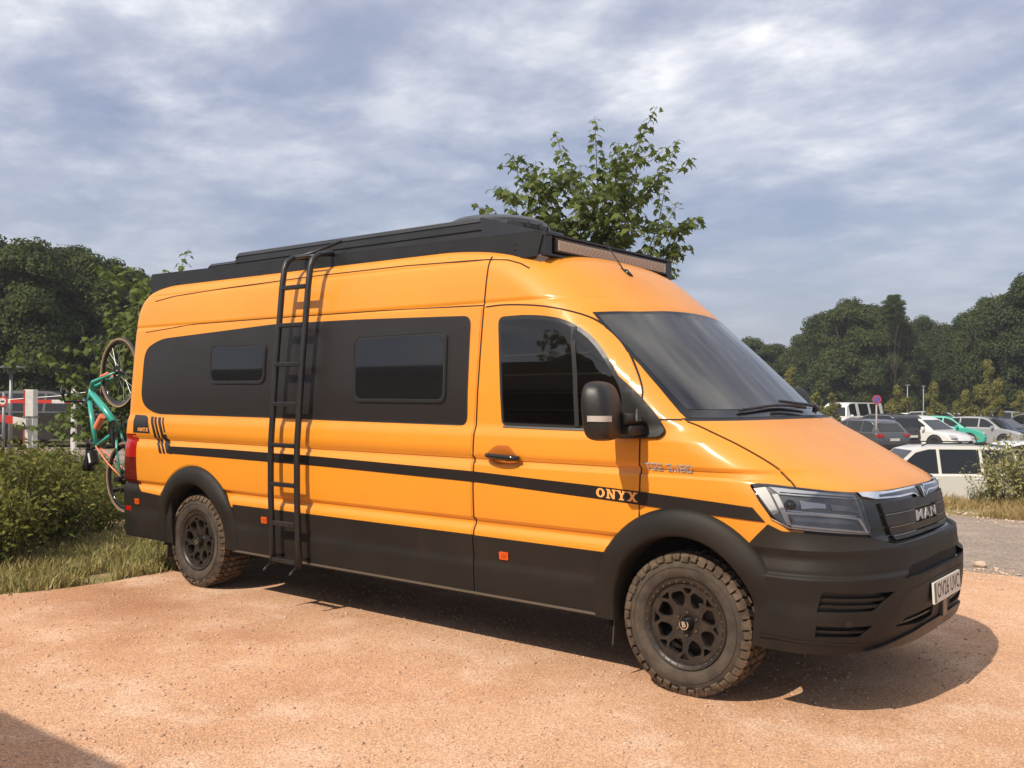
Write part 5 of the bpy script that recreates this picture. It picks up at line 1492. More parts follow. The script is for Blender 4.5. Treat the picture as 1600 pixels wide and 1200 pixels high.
def make_car(kindn, paint, loc, heading, label, wheel_mat=None, roof=None, trim_chrome=False, grp='cars parked beyond the bank', lights_on=None, rails=False):
    L, W, belt, low, gh, wx, wr, wins = KINDS[kindn]
    root = thing('parked_car' if kindn != 'camper' else 'parked_camper', label, 'car' if kindn != 'camper' else 'motorhome', loc, heading, grp)
    H = max(p[1] for p in gh)
    mb = MB()
    # lower body: full profile at the hips, drawn in at the flanks and sills
    def layer(y, inset_, poly):
        c = (0, 0.6); return [(c[0] + (p[0]-c[0]) * (1 - inset_ / 2.2), y - math.copysign(0.05, y) * (1 if p[1] < .35 else 0), p[1] - (inset_ * .35 if p[1] > .7 else 0)) for p in poly]
    rows = [layer(-W/2, .10, low), layer(-W/2 + .06, .03, low), layer(-W/2 + .22, 0, low), layer(W/2 - .22, 0, low), layer(W/2 - .06, .03, low), layer(W/2, .10, low)]
    n = len(low); vs = sum(rows, []); fs = [tuple(range(n))[::-1], tuple(range(5*n, 6*n))]
    for i in range(5):
        for j in range(n): fs.append((i*n+j, i*n+(j+1)%n, (i+1)*n+(j+1)%n, (i+1)*n+j))
    mb.add(vs, fs)
    yy = lambda z: W/2 - .06 - .22 * (z - belt) / (H - belt) if z > belt else W/2 - .06
    n = len(gh); vs = [(x, -yy(z), z - (.012 if z > H - .2 else 0)) for x, z in gh] + [(x, -yy(z) + .16, z) for x, z in gh] + [(x, yy(z) - .16, z) for x, z in gh] + [(x, yy(z), z - (.012 if z > H - .2 else 0)) for x, z in gh]
    fs = [tuple(range(n))[::-1], tuple(range(3*n, 4*n))]
    for i in range(3):
        for j in range(n): fs.append((i*n+j, i*n+(j+1)%n, (i+1)*n+(j+1)%n, (i+1)*n+j))
    mb.add(vs, fs)
    mb.build('body', paint, root, smooth=True, sharp=28)
    def roof_z(x):
        return float(np.interp(x, [p[0] for p in gh], [p[1] for p in gh]))
    for s in (-1, 1):
        for k, (xa, xb) in enumerate(wins):
            zb = belt + .045; m_ = 5; top = []; bot = []
            for q in range(m_ + 1):
                x = xa + (xb - xa) * q / m_
                zt = min(roof_z(x) - .07, H - .10)
                if zt < zb + .02: zt = zb + .02
                top.append((x, s * (yy(zt) + .006), zt)); bot.append((x, s * (yy(zb) + .006), zb))
            v_ = bot + top[::-1]
            mesh_obj('side_window', v_, [tuple(range(len(v_)))], M_CGL, root)
        if trim_chrome:
            mbt = MB(); pts = []
            for x in np.linspace(wins[0][0] - .05, wins[-1][1] + .05, 10):
                zt = min(roof_z(x) - .045, H - .08); pts.append((x, s * (yy(zt) + .012), zt))
            mbt.tube(pts, .014, 6); mbt.build('window_trim', M_CHROME, root, smooth=True)
        if rails:
            mbt = MB(); mbt.tube([(-1.5, s*(W/2-.33), H), (-1.4, s*(W/2-.33), H+.05), (0.2, s*(W/2-.33), H+.05), (0.35, s*(W/2-.33), H-.02)], .018, 6); mbt.build('roof_rail', M_CTY, root, smooth=True)
        mbt = MB(); mbt.box((wins[-1][1] + .02, s * (W/2 + .07), belt + .06), (.12, .18, .13), 0, None, .03); mbt.build('door_mirror', paint, root)
        for dx in ((wins[0][1] + wins[1][0]) / 2, (wins[1][1] + wins[2][0]) / 2):
            mbt = MB(); mbt.box((dx, s * (W/2 - .028), .70), (.012, .02, .52)); mbt.build('door_seam', M_CTY, root)
        for dx in (wins[1][0] + .12, wins[2][0] + .12):
            mbt = MB(); mbt.box((dx, s * (W/2 + .003), belt - .09), (.20, .03, .03), 0, None, .008); mbt.build('door_handle', paint if not trim_chrome else M_CHROME, root)
        for x in wx:
            mbt = MB()
            arc_ = [(x + (wr + .055) * math.cos(math.pi * k / 14), wr + (wr + .055) * math.sin(math.pi * k / 14)) for k in range(15)]
            mbt.add([(a, s * (W/2 + .004), b) for a, b in arc_] + [(x - wr, s*(W/2+.004), .16), (x + wr, s*(W/2+.004), .16)], [tuple(range(17))]); mbt.build('wheel_arch', M_DARK, root)
            wv = bpy.data.objects.new('wheel', None); link(wv, root); wv.location = (x, s * (W/2 - .06), wr)
            mbt = MB(); mbt.lathe([(wr*.62, .085), (wr*.72, .10), (wr*.94, .09), (wr, .05), (wr, -.10)], (0, 0, 0), (0, s, 0), 28); mbt.build('tyre', M_CTY, wv, smooth=True)
            mbt = MB(); mbt.lathe([(wr*.64, .085), (wr*.60, .07), (wr*.58, .05), (0, .05)], (0, 0, 0), (0, s, 0), 20)
            for q in range(5):
                a = 2*math.pi*q/5
                mbt.box((wr*.32*math.cos(a), s*.065, wr*.32*math.sin(a)), (wr*.52, .03, .055), 0, Matrix.Rotation(-a, 3, 'Y'))
            mbt.build('rim', wheel_mat or M_CRM, wv)
    def quad(nm, pts, mt, off=.008):
        a, b, c, d = [Vector(p) for p in pts]; nn = (b - a).cross(c - a).normalized()
        return mesh_obj(nm, [p + nn * off for p in (a, b, c, d)], [(0, 1, 2, 3)], mt, root)
    f1, f2 = gh[-1], gh[-2]; r1, r2 = gh[0], gh[1]
    def lerp(p, q, t): return (p[0] + (q[0]-p[0]) * t, p[1] + (q[1]-p[1]) * t)
    a, b = lerp(f1, f2, .06), lerp(f1, f2, .96)
    quad('windscreen', [(a[0], -yy(a[1]) + .09, a[1]), (a[0], yy(a[1]) - .09, a[1]), (b[0], yy(b[1]) - .11, b[1]), (b[0], -yy(b[1]) + .11, b[1])], M_CGL, .01)
    a, b = lerp(r1, r2, .12), lerp(r1, r2, .93)
    quad('rear_window', [(a[0], yy(a[1]) - .14, a[1]), (a[0], -yy(a[1]) + .14, a[1]), (b[0], -yy(b[1]) + .14, b[1]), (b[0], yy(b[1]) - .14, b[1])], M_CGL, .01)
    zf = low[-5][1] if kindn != 'camper' else .8
    xf_, xr_ = max(p[0] for p in low), min(p[0] for p in low)
    for s in (-1, 1):
        mbt = MB(); mbt.box((xf_ - .17, s * (W/2 - .22), .66 if kindn != 'camper' else .85), (.30, .36, .10), 0, Matrix.Rotation(s * math.radians(18), 3, 'Z') @ Matrix.Rotation(math.radians(22), 3, 'Y'), .03); mbt.build('headlight', mat('car_lamp', (0.35, 0.36, 0.38), 0.12), root)
        mbt = MB(); mbt.box((xr_ + .10, s * (W/2 - .16), belt - .10), (.16, .32, .15), 0, Matrix.Rotation(-s * math.radians(14), 3, 'Z'), .03); mbt.build('tail_light', M_RED, root)
    mbt = MB(); mbt.box((xf_ - .012, 0, .42), (.03, W * .62, .16), 0, None, .01); mbt.box((xr_ + .02, 0, .40), (.05, W * .9, .12), 0, None, .01); mbt.build('bumper_insert', M_CTY, root)
    mbt = MB(); mbt.box((xr_ - .002, 0, .66), (.02, .50, .11)); mbt.box((xf_ + .006, 0, .44), (.012, .50, .11)); mbt.build('number_plate', M_PLATE, root)
    return root
def cpaint(n, c, r=0.3): return mat('car_paint_' + n, c, r, coat=0.8)
P_WH = cpaint('white', (0.72, 0.71, 0.68)); P_BK = cpaint('black', (0.014, 0.014, 0.015)); P_TEAL = cpaint('teal', (0.05, 0.40, 0.30))
P_SIL = cpaint('silver', (0.30, 0.31, 0.32)); P_GR = cpaint('graphite', (0.05, 0.055, 0.06)); P_CR = cpaint('pearl', (0.62, 0.60, 0.53)); P_BL = cpaint('navy', (0.02, 0.03, 0.06))
dg = math.degrees
def cz(px, d):
    p = away(px, d); return Vector((p.x, p.y, terrain_h(p.x, p.y)))
H0 = math.degrees(RZ)
def C(kindn, paint, px, d, hd, label, **k):
    p = cz(px, d); return make_car(kindn, paint, p, math.radians(H0 + hd), label, **k)
C('mpv', P_CR, 1446, 25.6, 180, 'pale pearl people carrier side-on just behind the dry grass bank', rails=True)
C('mpv', P_WH, 1592, 28.5, 176, 'white car whose roof shows above the bush at the right edge')
C('ev', P_WH, 1434, 45, -56, 'white electric fastback car facing right with dark wheels', wheel_mat=M_CRMD)
C('suv', P_BK, 1377, 46, 104, 'black off-roader with a red tail light beside the white fastback', trim_chrome=True)
C('hatch', P_GR, 1343, 42, 112, 'dark hatchback nearest the orange bonnet with bright window trim', trim_chrome=True)
C('hatch', P_TEAL, 1480, 50, -40, 'teal green hatchback behind the white fastback', wheel_mat=M_CRMD)
C('camper', P_WH, 1328, 67, 222, 'white camper van with dark side windows under the trees', grp=None)
C('suv', P_GR, 1476, 57, -30, 'charcoal off-roader behind the teal hatchback')
C('hatch', P_SIL, 1540, 49, -50, 'silver hatchback in the middle row right of the teal hatchback')
C('suv', P_BK, 1604, 52, 140, 'black off-roader cut off by the right edge of the picture')
C('hatch', P_BL, 1560, 49, -52, 'navy hatchback in the middle row behind the cage of wooden stakes')
C('hatch', P_WH, 1424, 60, -25, 'white hatchback in the back row left of the charcoal off-roader')
C('hatch', P_SIL, 1514, 62, -30, 'silver hatchback in the back row under the young trees')
C('suv', P_BL, 1550, 60, 150, 'navy off-roader in the back row')
C('hatch', P_GR, 1592, 62, -30, 'graphite hatchback in the back row at the right')
C('hatch', P_BK, 1404, 53, 120, 'black hatchback in the row below the no-parking sign')
C('suv', P_BK, 92, 29, 4, 'black off-roader seen through the young sycamore at the far left', grp='cars parked on the left')
C('hatch', P_SIL, -8, 31, 8, 'silver hatchback cut off by the left edge behind the lamp post', grp='cars parked on the left')

# sapling guard: pale stakes and wire by the right edge
sg = thing('sapling_guard', 'cage of pale wooden stakes with wire round a sapling at the right edge', 'tree guard', cz(1578, 33), RZ)
for k in range(9):
    mb = MB(); mb.box((-0.55 + 0.14 * k, 0.25 * math.sin(k * 1.7), 0.80), (0.035, 0.035, 1.5 + 0.06 * math.sin(k * 2.3)), 0, Matrix.Rotation(math.radians(3 * math.sin(k * 3.1)), 3, 'Y')); mb.build('stake', mat('weathered_stake', (0.25, 0.21, 0.17), 0.8), sg)
for z in (.6, 1.1): 
    mb = MB(); mb.tube([(-0.6, 0, z), (0.6, 0, z)], .008, 4); mb.build('wire', M_GREYP, sg)

# timber cabin behind the photographer: it throws the shadow at the bottom left and darkens the windows
cab = thing('timber_cabin', 'long dark timber cabin standing behind the viewpoint, its shadow touching the gravel', 'cabin', (-9.2, -8.02, 0))
M_TIM = mat('dark_timber', (0.085, 0.055, 0.035), 0.7, var=0.4, var_scale=4)
mb = MB(); mb.box((0, 0, 1.45), (15.6, 3.2, 2.9)); mb.build('wall', mat('timber_core', (0.04, 0.028, 0.02), 0.8), cab)
brd = MB(); brd.box((0, 0, 0), (15.64, 0.03, 0.185), 0, None, 0.006)
b0 = None
for k in range(15):
    if b0 is None: b0 = brd.build('board', M_TIM, cab); o_ = b0
    else: o_ = b0.copy(); link(o_, cab)
    o_.location = (0, 1.612, 0.10 + 0.192 * k)
mb = MB(); mb.prism([(-7.95, 2.90), (7.95, 2.90), (7.95, 3.02), (-7.95, 3.02)], (0, -1.75, 0), (1, 0, 0), (0, 0, 1), (0, 3.53, 0), 1.0); mb.build('roof', mat('roof_felt', (0.04, 0.04, 0.04), 0.9), cab)
# ================================================================== VEGETATION
def cards(name, P, N, size, mt, parent=None, shape='quad', rs=None, stuff=False):
    """leaf faces: P centres (n,3), N normals (n,3), size (n,)"""
    rs = rs or np.random.RandomState(1)
    n = len(P); N = N / (np.linalg.norm(N, axis=1, keepdims=True) + 1e-9)
    A = np.cross(N, rs.normal(size=(n, 3))); A /= np.linalg.norm(A, axis=1, keepdims=True) + 1e-9
    B = np.cross(N, A)
    if shape == 'quad':
        loc = np.array([(-.5, 0), (0, -.28), (.5, 0), (0, .28)]); cup = np.array([0, .10, 0, .10])
    elif shape == 'clump':
        loc = np.array([(-.5, -.1), (-.12, -.42), (.42, -.30), (.5, .15), (.08, .45), (-.4, .30)]); cup = np.array([0, .12, -.05, .1, -.1, .08])
    else:   # five-lobed maple leaf, stalk at the origin
        loc = np.array([(0, 0), (.10, -.16), (.02, -.46), (.28, -.30), (.44, -.42), (.50, -.18), (.92, 0), (.50, .18), (.44, .42), (.28, .30), (.02, .46), (.10, .16)]) - np.array([.35, 0])
        cup = -np.array([0, 0, .12, .02, .12, 0, .10, 0, .12, .02, .12, 0])
    k = len(loc)
    V = (P[:, None, :] + size[:, None, None] * (loc[None, :, 0, None] * A[:, None, :] + loc[None, :, 1, None] * B[:, None, :] + cup[None, :, None] * N[:, None, :])).reshape(-1, 3)
    me = bpy.data.meshes.new(name)
    if shape == 'maple':
        tri = [(0, 1, 11), (1, 2, 3), (1, 3, 5), (3, 4, 5), (1, 5, 7), (1, 7, 11), (5, 6, 7), (7, 8, 9), (7, 9, 11), (9, 10, 11)]
        idx = (np.arange(n)[:, None, None] * k + np.array(tri)[None]).reshape(-1); m_ = 3; nf = n * len(tri)
    else:
        idx = (np.arange(n)[:, None] * k + np.arange(k)[None]).reshape(-1); m_ = k; nf = n
    me.vertices.add(len(V)); me.vertices.foreach_set('co', V.reshape(-1).astype(np.float32))
    me.loops.add(len(idx)); me.loops.foreach_set('vertex_index', idx.astype(np.int32))
    me.polygons.add(nf); me.polygons.foreach_set('loop_start', np.arange(nf, dtype=np.int32) * m_)
    me.polygons.foreach_set('loop_total', np.full(nf, m_, dtype=np.int32))
    me.update(calc_edges=True); me.materials.append(mt)
    return link(bpy.data.objects.new(name, me), parent)

L_OAK = leaf_mat('broadleaf_dark', (0.034, 0.052, 0.018), (0.078, 0.098, 0.034), 0.30, 0.5, 0.08)
L_OAK2 = leaf_mat('broadleaf_mid', (0.048, 0.070, 0.022), (0.100, 0.120, 0.040), 0.32, 0.5, 0.08)
L_YEL = leaf_mat('young_yellow_leaf', (0.085, 0.115, 0.025), (0.25, 0.205, 0.05), 0.3, 1.5)
L_MAP = leaf_mat('maple_leaf', (0.062, 0.095, 0.020), (0.160, 0.200, 0.045), 0.42, 4.0)
L_BUSH = leaf_mat('bush_leaf', (0.055, 0.080, 0.014), (0.25, 0.235, 0.050), 0.36, 3.0, 0.2)
L_BUSHR = leaf_mat('bush_leaf_dry', (0.14, 0.16, 0.045), (0.34, 0.30, 0.13), 0.28, 3.0)
L_GRASS = leaf_mat('grass_blade', (0.15, 0.175, 0.040), (0.52, 0.41, 0.18), 0.3, 2.5)
L_GRASS2 = leaf_mat('dry_grass_blade', (0.22, 0.18, 0.06), (0.52, 0.36, 0.17), 0.3, 1.5)
M_BARK = mat('bark', (0.075, 0.055, 0.040), 0.9, var=0.5, var_scale=6, bump=0.6, bump_scale=18)
M_TWIG = mat('young_bark', (0.085, 0.075, 0.045), 0.8)

def trunk_mb(h, r0, seed, limbs=7, spread=2.2, crown_z=2.5, crown_h=5.0):
    rs = np.random.RandomState(seed); mb = MB(); pts = []; x = y = 0
    for k in range(7):
        pts.append((x, y, h * k / 6)); x += rs.normal() * .10; y += rs.normal() * .10
    mb.tube(pts, [r0 * (1 - .13 * k) for k in range(7)], 8)
    for k in range(limbs):
        i = rs.randint(2, 6); a = rs.uniform(0, 6.28); p = Vector(pts[i]); l = spread * rs.uniform(.6, 1.1)
        q = p + Vector((math.cos(a) * l * .5, math.sin(a) * l * .5, l * .45)); e = p + Vector((math.cos(a) * l, math.sin(a) * l, l * rs.uniform(.6, 1.2)))
        mb.tube([p, q, e], [r0 * .42, r0 * .28, r0 * .08], 6)
    return mb

def crown_cards(seed, h, rad, z0, nblob, nleaf, size, mt, shape='clump', flat=0.85):
    """leaf clumps on the outside of many overlapping lumps"""
    rs = np.random.RandomState(seed)
    cs = []; 
    for k in range(nblob):
        t = rs.uniform(0, 1); zz = z0 + (h - z0) * t
        prof = math.sin(math.pi * min(1, .18 + t * .80)) ** 0.65
        a = rs.uniform(0, 2 * math.pi); r = rad * prof * rs.uniform(.25, .92)
        cs.append((r * math.cos(a), r * math.sin(a), zz, rad * (rs.uniform(.12, .34) if nblob > 100 else rs.uniform(.20, .40)) * (0.7 + .3 * prof)))
    cs = np.array(cs)
    w = cs[:, 3] ** 2; w /= w.sum()
    ids = rs.choice(nblob, nleaf, p=w)
    D = rs.normal(size=(nleaf, 3)); D /= np.linalg.norm(D, axis=1, keepdims=True)
    D[:, 2] = np.where(D[:, 2] < -.35, -D[:, 2], D[:, 2])
    rr = cs[ids, 3] * rs.uniform(.45, 1.22, nleaf)
    P = cs[ids, :3] + D * rr[:, None] * np.array([1, 1, flat])
    N = D + rs.normal(size=D.shape) * .55 + np.array([0, 0, .35])
    S = size * rs.uniform(.6, 1.3, nleaf)
    return P, N, S, rs

# three crown meshes shared by the woodland trees
CROWNS = []
for sd_, mt_ in ((11, L_OAK), (23, L_OAK2), (37, L_OAK), (51, L_OAK2)):
    P, N, S, rs = crown_cards(sd_, 9.0, 3.5, 0.6, 150, 60000, 0.14, mt_)
    o = cards('crown', P, N, S, mt_, None, 'clump', rs); me = o.data; bpy.data.objects.remove(o); CROWNS.append(me)
TRUNKS = []
for sd_ in (5, 6):
    o = trunk_mb(6.5, 0.26, sd_, 8, 2.6).build('trunk', M_BARK, None, smooth=True); me = o.data; bpy.data.objects.remove(o); TRUNKS.append(me)

def wood_tree(px, d, top_px_y, wscale, k, label, rz=0.0, grp='woodland trees along the edge of the car park', base=None, name='broadleaf_tree'):
    p = away(px, d); z = base if base is not None else terrain_h(p.x, p.y)
    H = CAM.z + (620.5 - top_px_y) / 1497.69 * d - z
    t = thing(name, label, 'tree', (p.x, p.y, z), rz * 2.7, grp)
    s = H / 9.35; t.rotation_euler.x = .05 * math.sin(rz * 5); t.rotation_euler.y = .05 * math.cos(rz * 3)
    for me, nm in ((CROWNS[k % len(CROWNS)], 'crown'), (TRUNKS[k % 2], 'trunk')):
        o = link(bpy.data.objects.new(nm, me), t); o.scale = (s * wscale, s * wscale, s)
    return t
G_L = 'dark trees behind the car park road on the left'
left = [(-60, 44, 370, 1.0, 0, 'dark tree half outside the left edge'), (28, 42, 384, 0.95, 1, 'tall dark tree at the left edge, tallest of the left group'),
        (110, 45, 396, 0.9, 2, 'dark rounded tree second from the left edge'), (160, 44, 404, 0.8, 3, 'dark tree with a ragged top above the lamp and barrier'),
        (212, 46, 440, 0.8, 0, 'dark tree just left of the van roof rack'), (262, 50, 440, 0.9, 1, 'dark tree mostly hidden by the rear of the van'),
        (330, 55, 450, 0.9, 2, 'dark tree wholly behind the van body'), (68, 54, 404, 1.1, 3, 'broad dark tree filling the gap behind the left group'), (190, 58, 428, 1.1, 2, 'broad dark tree standing back between two others on the left')]
for i, (px, d, ty, w, k, lab) in enumerate(left): wood_tree(px, d, ty, w, k, lab, i * 1.3, G_L)
right = [(1120, 95, 560, 1.3, 0, 'low distant tree just showing past the windscreen edge'), (1168, 92, 528, 1.1, 1, 'low rounded tree at the left end of the right-hand wood'), (1215, 94, 538, 1.1, 2, 'low dark tree second in the right-hand wood'),
         (1262, 90, 520, 1.0, 3, 'mid-height tree left of the tall dark mass'), (1290, 84, 492, 0.9, 0, 'dark tree rising at the left shoulder of the tall mass'), (1330, 80, 466, 0.85, 1, 'tall dark tree with a pointed top above the camper'),
         (1362, 84, 476, 0.8, 2, 'tall dark tree right beside the pointed one'), (1398, 82, 474, 0.75, 3, 'dark tree below the detached tuft of leaves'), (1438, 86, 496, 0.8, 0, 'dark tree in the dip of the skyline'),
         (1472, 90, 505, 0.75, 1, 'lower dark tree at the lowest dip of the skyline'), (1508, 78, 486, 0.8, 2, 'dark tree where the skyline rises to the right'), (1552, 74, 458, 0.8, 3, 'tall dark tree near the right edge'),
         (1600, 70, 432, 0.85, 0, 'tallest dark tree, cut off by the right edge'), (1660, 72, 430, 0.9, 1, 'dark tree outside the right edge'),
         (1240, 104, 545, 1.5, 2, 'broad far tree closing the gap behind the low trees'), (1420, 100, 515, 1.5, 1, 'broad far tree behind the dip of the skyline'), (1540, 92, 505, 1.4, 3, 'broad far tree behind the rise on the right')]
for i, (px, d, ty, w, k, lab) in enumerate(right): wood_tree(px, d, ty, w, k, lab, i * 2.1)
# one thin tree whose reflection shows in the driver's window
t = thing('young_tree', 'thin young tree behind the viewpoint, seen only as a reflection in the driver window', 'tree', (-10.6, -14.5, 0))
THINREF = t
# the detached tuft rising above the tall mass
p = away(1397, 79); zt = terrain_h(p.x, p.y)
t = thing('broadleaf_tree', 'slim tree whose leafy tuft stands free above the skyline', 'tree', (p.x, p.y, zt), 0.5)
o = link(bpy.data.objects.new('crown', CROWNS[3]), t); o.scale = (.31, .31, .24); o.location = (0, 0, 8.75)
o = link(bpy.data.objects.new('trunk', TRUNKS[0]), t); o.scale = (.25, .25, 1.22)
# trees behind the viewpoint, seen as reflections in the windows
for i, (x, y, h, k) in enumerate(((-14, -22, 4.0, 0), (-6, -24, 4.2, 1), (3, -24, 4.5, 2), (12, -22, 5, 3), (-24, -18, 4.2, 2))):
    t = thing('broadleaf_tree', 'tree behind the viewpoint, %s' % ('beyond the left end of the cabin', 'beyond the middle of the cabin', 'in the open past the right end of the cabin', 'farthest to the right behind the viewpoint', 'far off past the cabin')[i], 'tree', (x, y, 0), i, 'trees behind the viewpoint')
    for me, nm in ((CROWNS[k], 'crown'), (TRUNKS[k % 2], 'trunk')):
        o = link(bpy.data.objects.new(nm, me), t); o.scale = (h / 9,) * 3

# young yellowish trees in the car park
YC = []
for sd_ in (3, 4):
    P, N, S, rs = crown_cards(sd_, 3.2, 0.95, 0.6, 34, 4200, 0.10, L_YEL, 'clump', 1.0)
    o = cards('crown', P, N, S, L_YEL, None, 'clump', rs); me = o.data; bpy.data.objects.remove(o); YC.append(me)
YT = trunk_mb(2.8, 0.05, 9, 6, .7).build('trunk', M_TWIG, None, smooth=True); ytm = YT.data; bpy.data.objects.remove(YT)
for me, nm in ((YC[0], 'crown'), (ytm, 'trunk')):
    o = link(bpy.data.objects.new(nm, me), THINREF); o.scale = (1.9, 1.9, 1.75)
for i, (px, d, ty, lab) in enumerate(((1236, 52, 570, 'yellow young tree beside the windscreen edge'), (1275, 50, 612, 'low greenish young tree above the bonnet'), (1300, 54, 612, 'small young tree left of the white camper'), (1403, 60, 600, 'young green tree beside the pale lamp column'),
     (1458, 56, 592, 'yellow young tree right of the pale lamp columns'), (1508, 58, 606, 'young green tree under the dark wood'), (1557, 50, 592, 'yellow-green young tree near the right edge'), (1545, 62, 560, 'thin brownish tree before the dark wood'), (1596, 56, 606, 'young tree cut off by the right edge'))):
    p = cz(px, d); H = CAM.z + (620.5 - ty) / 1497.69 * d - p.z
    t = thing('young_tree', lab, 'tree', p, i * 1.7, 'young trees in the car park')
    for me, nm in ((YC[i % 2], 'crown'), (ytm, 'trunk')):
        o = link(bpy.data.objects.new(nm, me), t); s = H / 3.35; w_ = (0.62 if ty < 600 else 0.85); o.scale = (s * w_, s * w_, s)

# ---------------- the maple behind the van: shoots with opposite pairs of leaves
def maple(root_loc, shoots, label, leaf, name='maple_tree', seed=2, extra=0, trunk_r=0.045, low=0.9, core=None):
    rs = np.random.RandomState(seed)
    t = thing(name, label, 'tree', root_loc)
    mb = MB(); P = []; N = []; S = []
    base = Vector((0, 0, 0)); topz = max(s_[2] for s_ in shoots)
    mb.tube([(0, 0, 0), (0.03, 0.01, topz * .25), (-0.02, 0.03, topz * .5), (0.02, 0, topz * .72)], [trunk_r, trunk_r * .8, trunk_r * .6, trunk_r * .3], 8)
    def shoot(a, tip, r0, dens=0.075, sz=leaf):
        a, tip = Vector(a), Vector(tip); d = tip - a; L = d.length
        bend = Vector((rs.normal() * .06, rs.normal() * .06, -.10 * (1 if abs(d.x) + abs(d.y) > .3 else 0))) * L
        pts = [a + d * u + bend * math.sin(math.pi * u) for u in np.linspace(0, 1, 7)]
        mb.tube(pts, [r0 * (1 - .8 * u) for u in np.linspace(0, 1, 7)], 5)
        n = max(3, int(L / (dens * sz / .125))); ang = rs.uniform(0, 3.14)
        for i in range(n):
            u = 0.22 + 0.78 * (i + .5) / n; k = u * 6; i0 = min(5, int(k)); p = pts[i0].lerp(pts[i0 + 1], k - i0)
            ang += math.pi / 2 + rs.normal() * .2
            taper = 1.0 if u < .80 else 1 - .35 * (u - .80) / .20
            for s in (0, math.pi):
                dirv = Vector((math.cos(ang + s), math.sin(ang + s), rs.uniform(.05, .5))).normalized()
                stalk = sz * rs.uniform(.20, .60) * taper
                q = p + dirv * stalk
                mb.tube([p, q], [.0022, .0016], 3, 0, False)
                c = q + dirv * sz * .34 * taper - Vector((0, 0, sz * .20))
                nn = Vector((dirv.x * .95 + rs.normal() * .35, dirv.y * .95 + rs.normal() * .35, .75))
                P.append(tuple(c)); N.append(tuple(nn)); S.append(sz * rs.uniform(.75, 1.15) * taper)
    for tip in shoots:
        tip = Vector(tip); zb = max(topz * .30, tip.z - rs.uniform(.9, 1.5)); fr = Vector((tip.x * .12, tip.y * .12, zb - .15 * (tip.x**2 + tip.y**2) ** .5))
        shoot(fr, tip, .012, .062)
        for k in range(2):
            u = rs.uniform(.15, .5); p = fr.lerp(tip, u); a = rs.uniform(0, 6.28); l = rs.uniform(.25, .55)
            shoot(p, p + Vector((math.cos(a) * l, math.sin(a) * l, l * rs.uniform(.3, .9))) , .006)
    for k in range(extra):
        c = core[rs.randint(len(core))]
        p = Vector((c[0] + rs.normal() * c[3], c[1] + rs.normal() * c[3], c[2] + rs.normal() * c[3] * .8)); a = rs.uniform(0, 6.28); l = rs.uniform(.2, .45)
        shoot(p, p + Vector((math.cos(a) * l, math.sin(a) * l, l * rs.uniform(.0, .8))), .005)
    o = cards('crown', np.array(P), np.array(N), np.array(S), L_MAP, t, 'maple', rs)
    mb.build('trunk', M_TWIG, t, smooth=True)
    return t
D0 = 11.0; root_m = away(930, D0)
def rel(px, py, d, root):
    k = (px - 800) / 1497.69; p = away(px, d); z = CAM.z + (620.5 - py) / 1497.69 * d
    return (p.x - root.x, p.y - root.y, z)
tips = [(793, 239), (819, 251), (864, 203), (888, 253), (927, 181), (964, 223), (1025, 163), (1059, 215), (1059, 312), (1079, 337), (1062, 385), (786, 299), (803, 335), (1000, 240), (945, 250), (905, 255), (1040, 262), (850, 285), (985, 262), (1068, 350), (835, 250), (820, 320), (1010, 300)]
shoots = [rel(px, py, D0 + ((i * 7) % 5 - 2) * .28, root_m) for i, (px, py) in enumerate(tips)]
core = [rel(px, py, D0 + dd, root_m) + (r,) for px, py, dd, r in ((960, 320, 0, .30), (1000, 345, .3, .32), (920, 340, -.2, .30), (860, 335, .2, .25), (830, 310, 0, .18), (960, 280, 0, .25), (1030, 360, 0, .25), (900, 370, .3, .35), (1000, 390, -.2, .35), (950, 370, .2, .35), (840, 370, 0, .25), (1000, 290, .2, .22), (905, 300, .2, .18), (940, 400, 0, .4))]
maple(root_m, shoots, 'young sycamore whose leafy top rises behind the roof light bar', 0.125, seed=4, extra=82, core=core)
# sapling left of the van
root_s = away(205, 12.6)
tips2 = [(293, 392), (180, 436), (240, 470), (215, 420), (150, 560), (92, 585), (112, 640), (200, 540), (232, 560), (170, 600), (130, 610), (225, 620), (185, 500), (205, 470)]
shoots2 = [rel(px, py, 12.6 + ((i * 5) % 5 - 2) * .3, root_s) for i, (px, py) in enumerate(tips2)]
core2 = [rel(px, py, 12.6 + dd, root_s) + (r,) for px, py, dd, r in ((200, 560, 0, .35), (150, 620, -.3, .30), (225, 500, .3, .25), (200, 640, 0, .4), (120, 650, 0, .3), (215, 450, 0, .15), (230, 600, .2, .4))]
maple(root_s, shoots2, 'leafy young sycamore standing among the bushes behind the hanging bicycle', 0.12, seed=8, extra=80, core=core2)

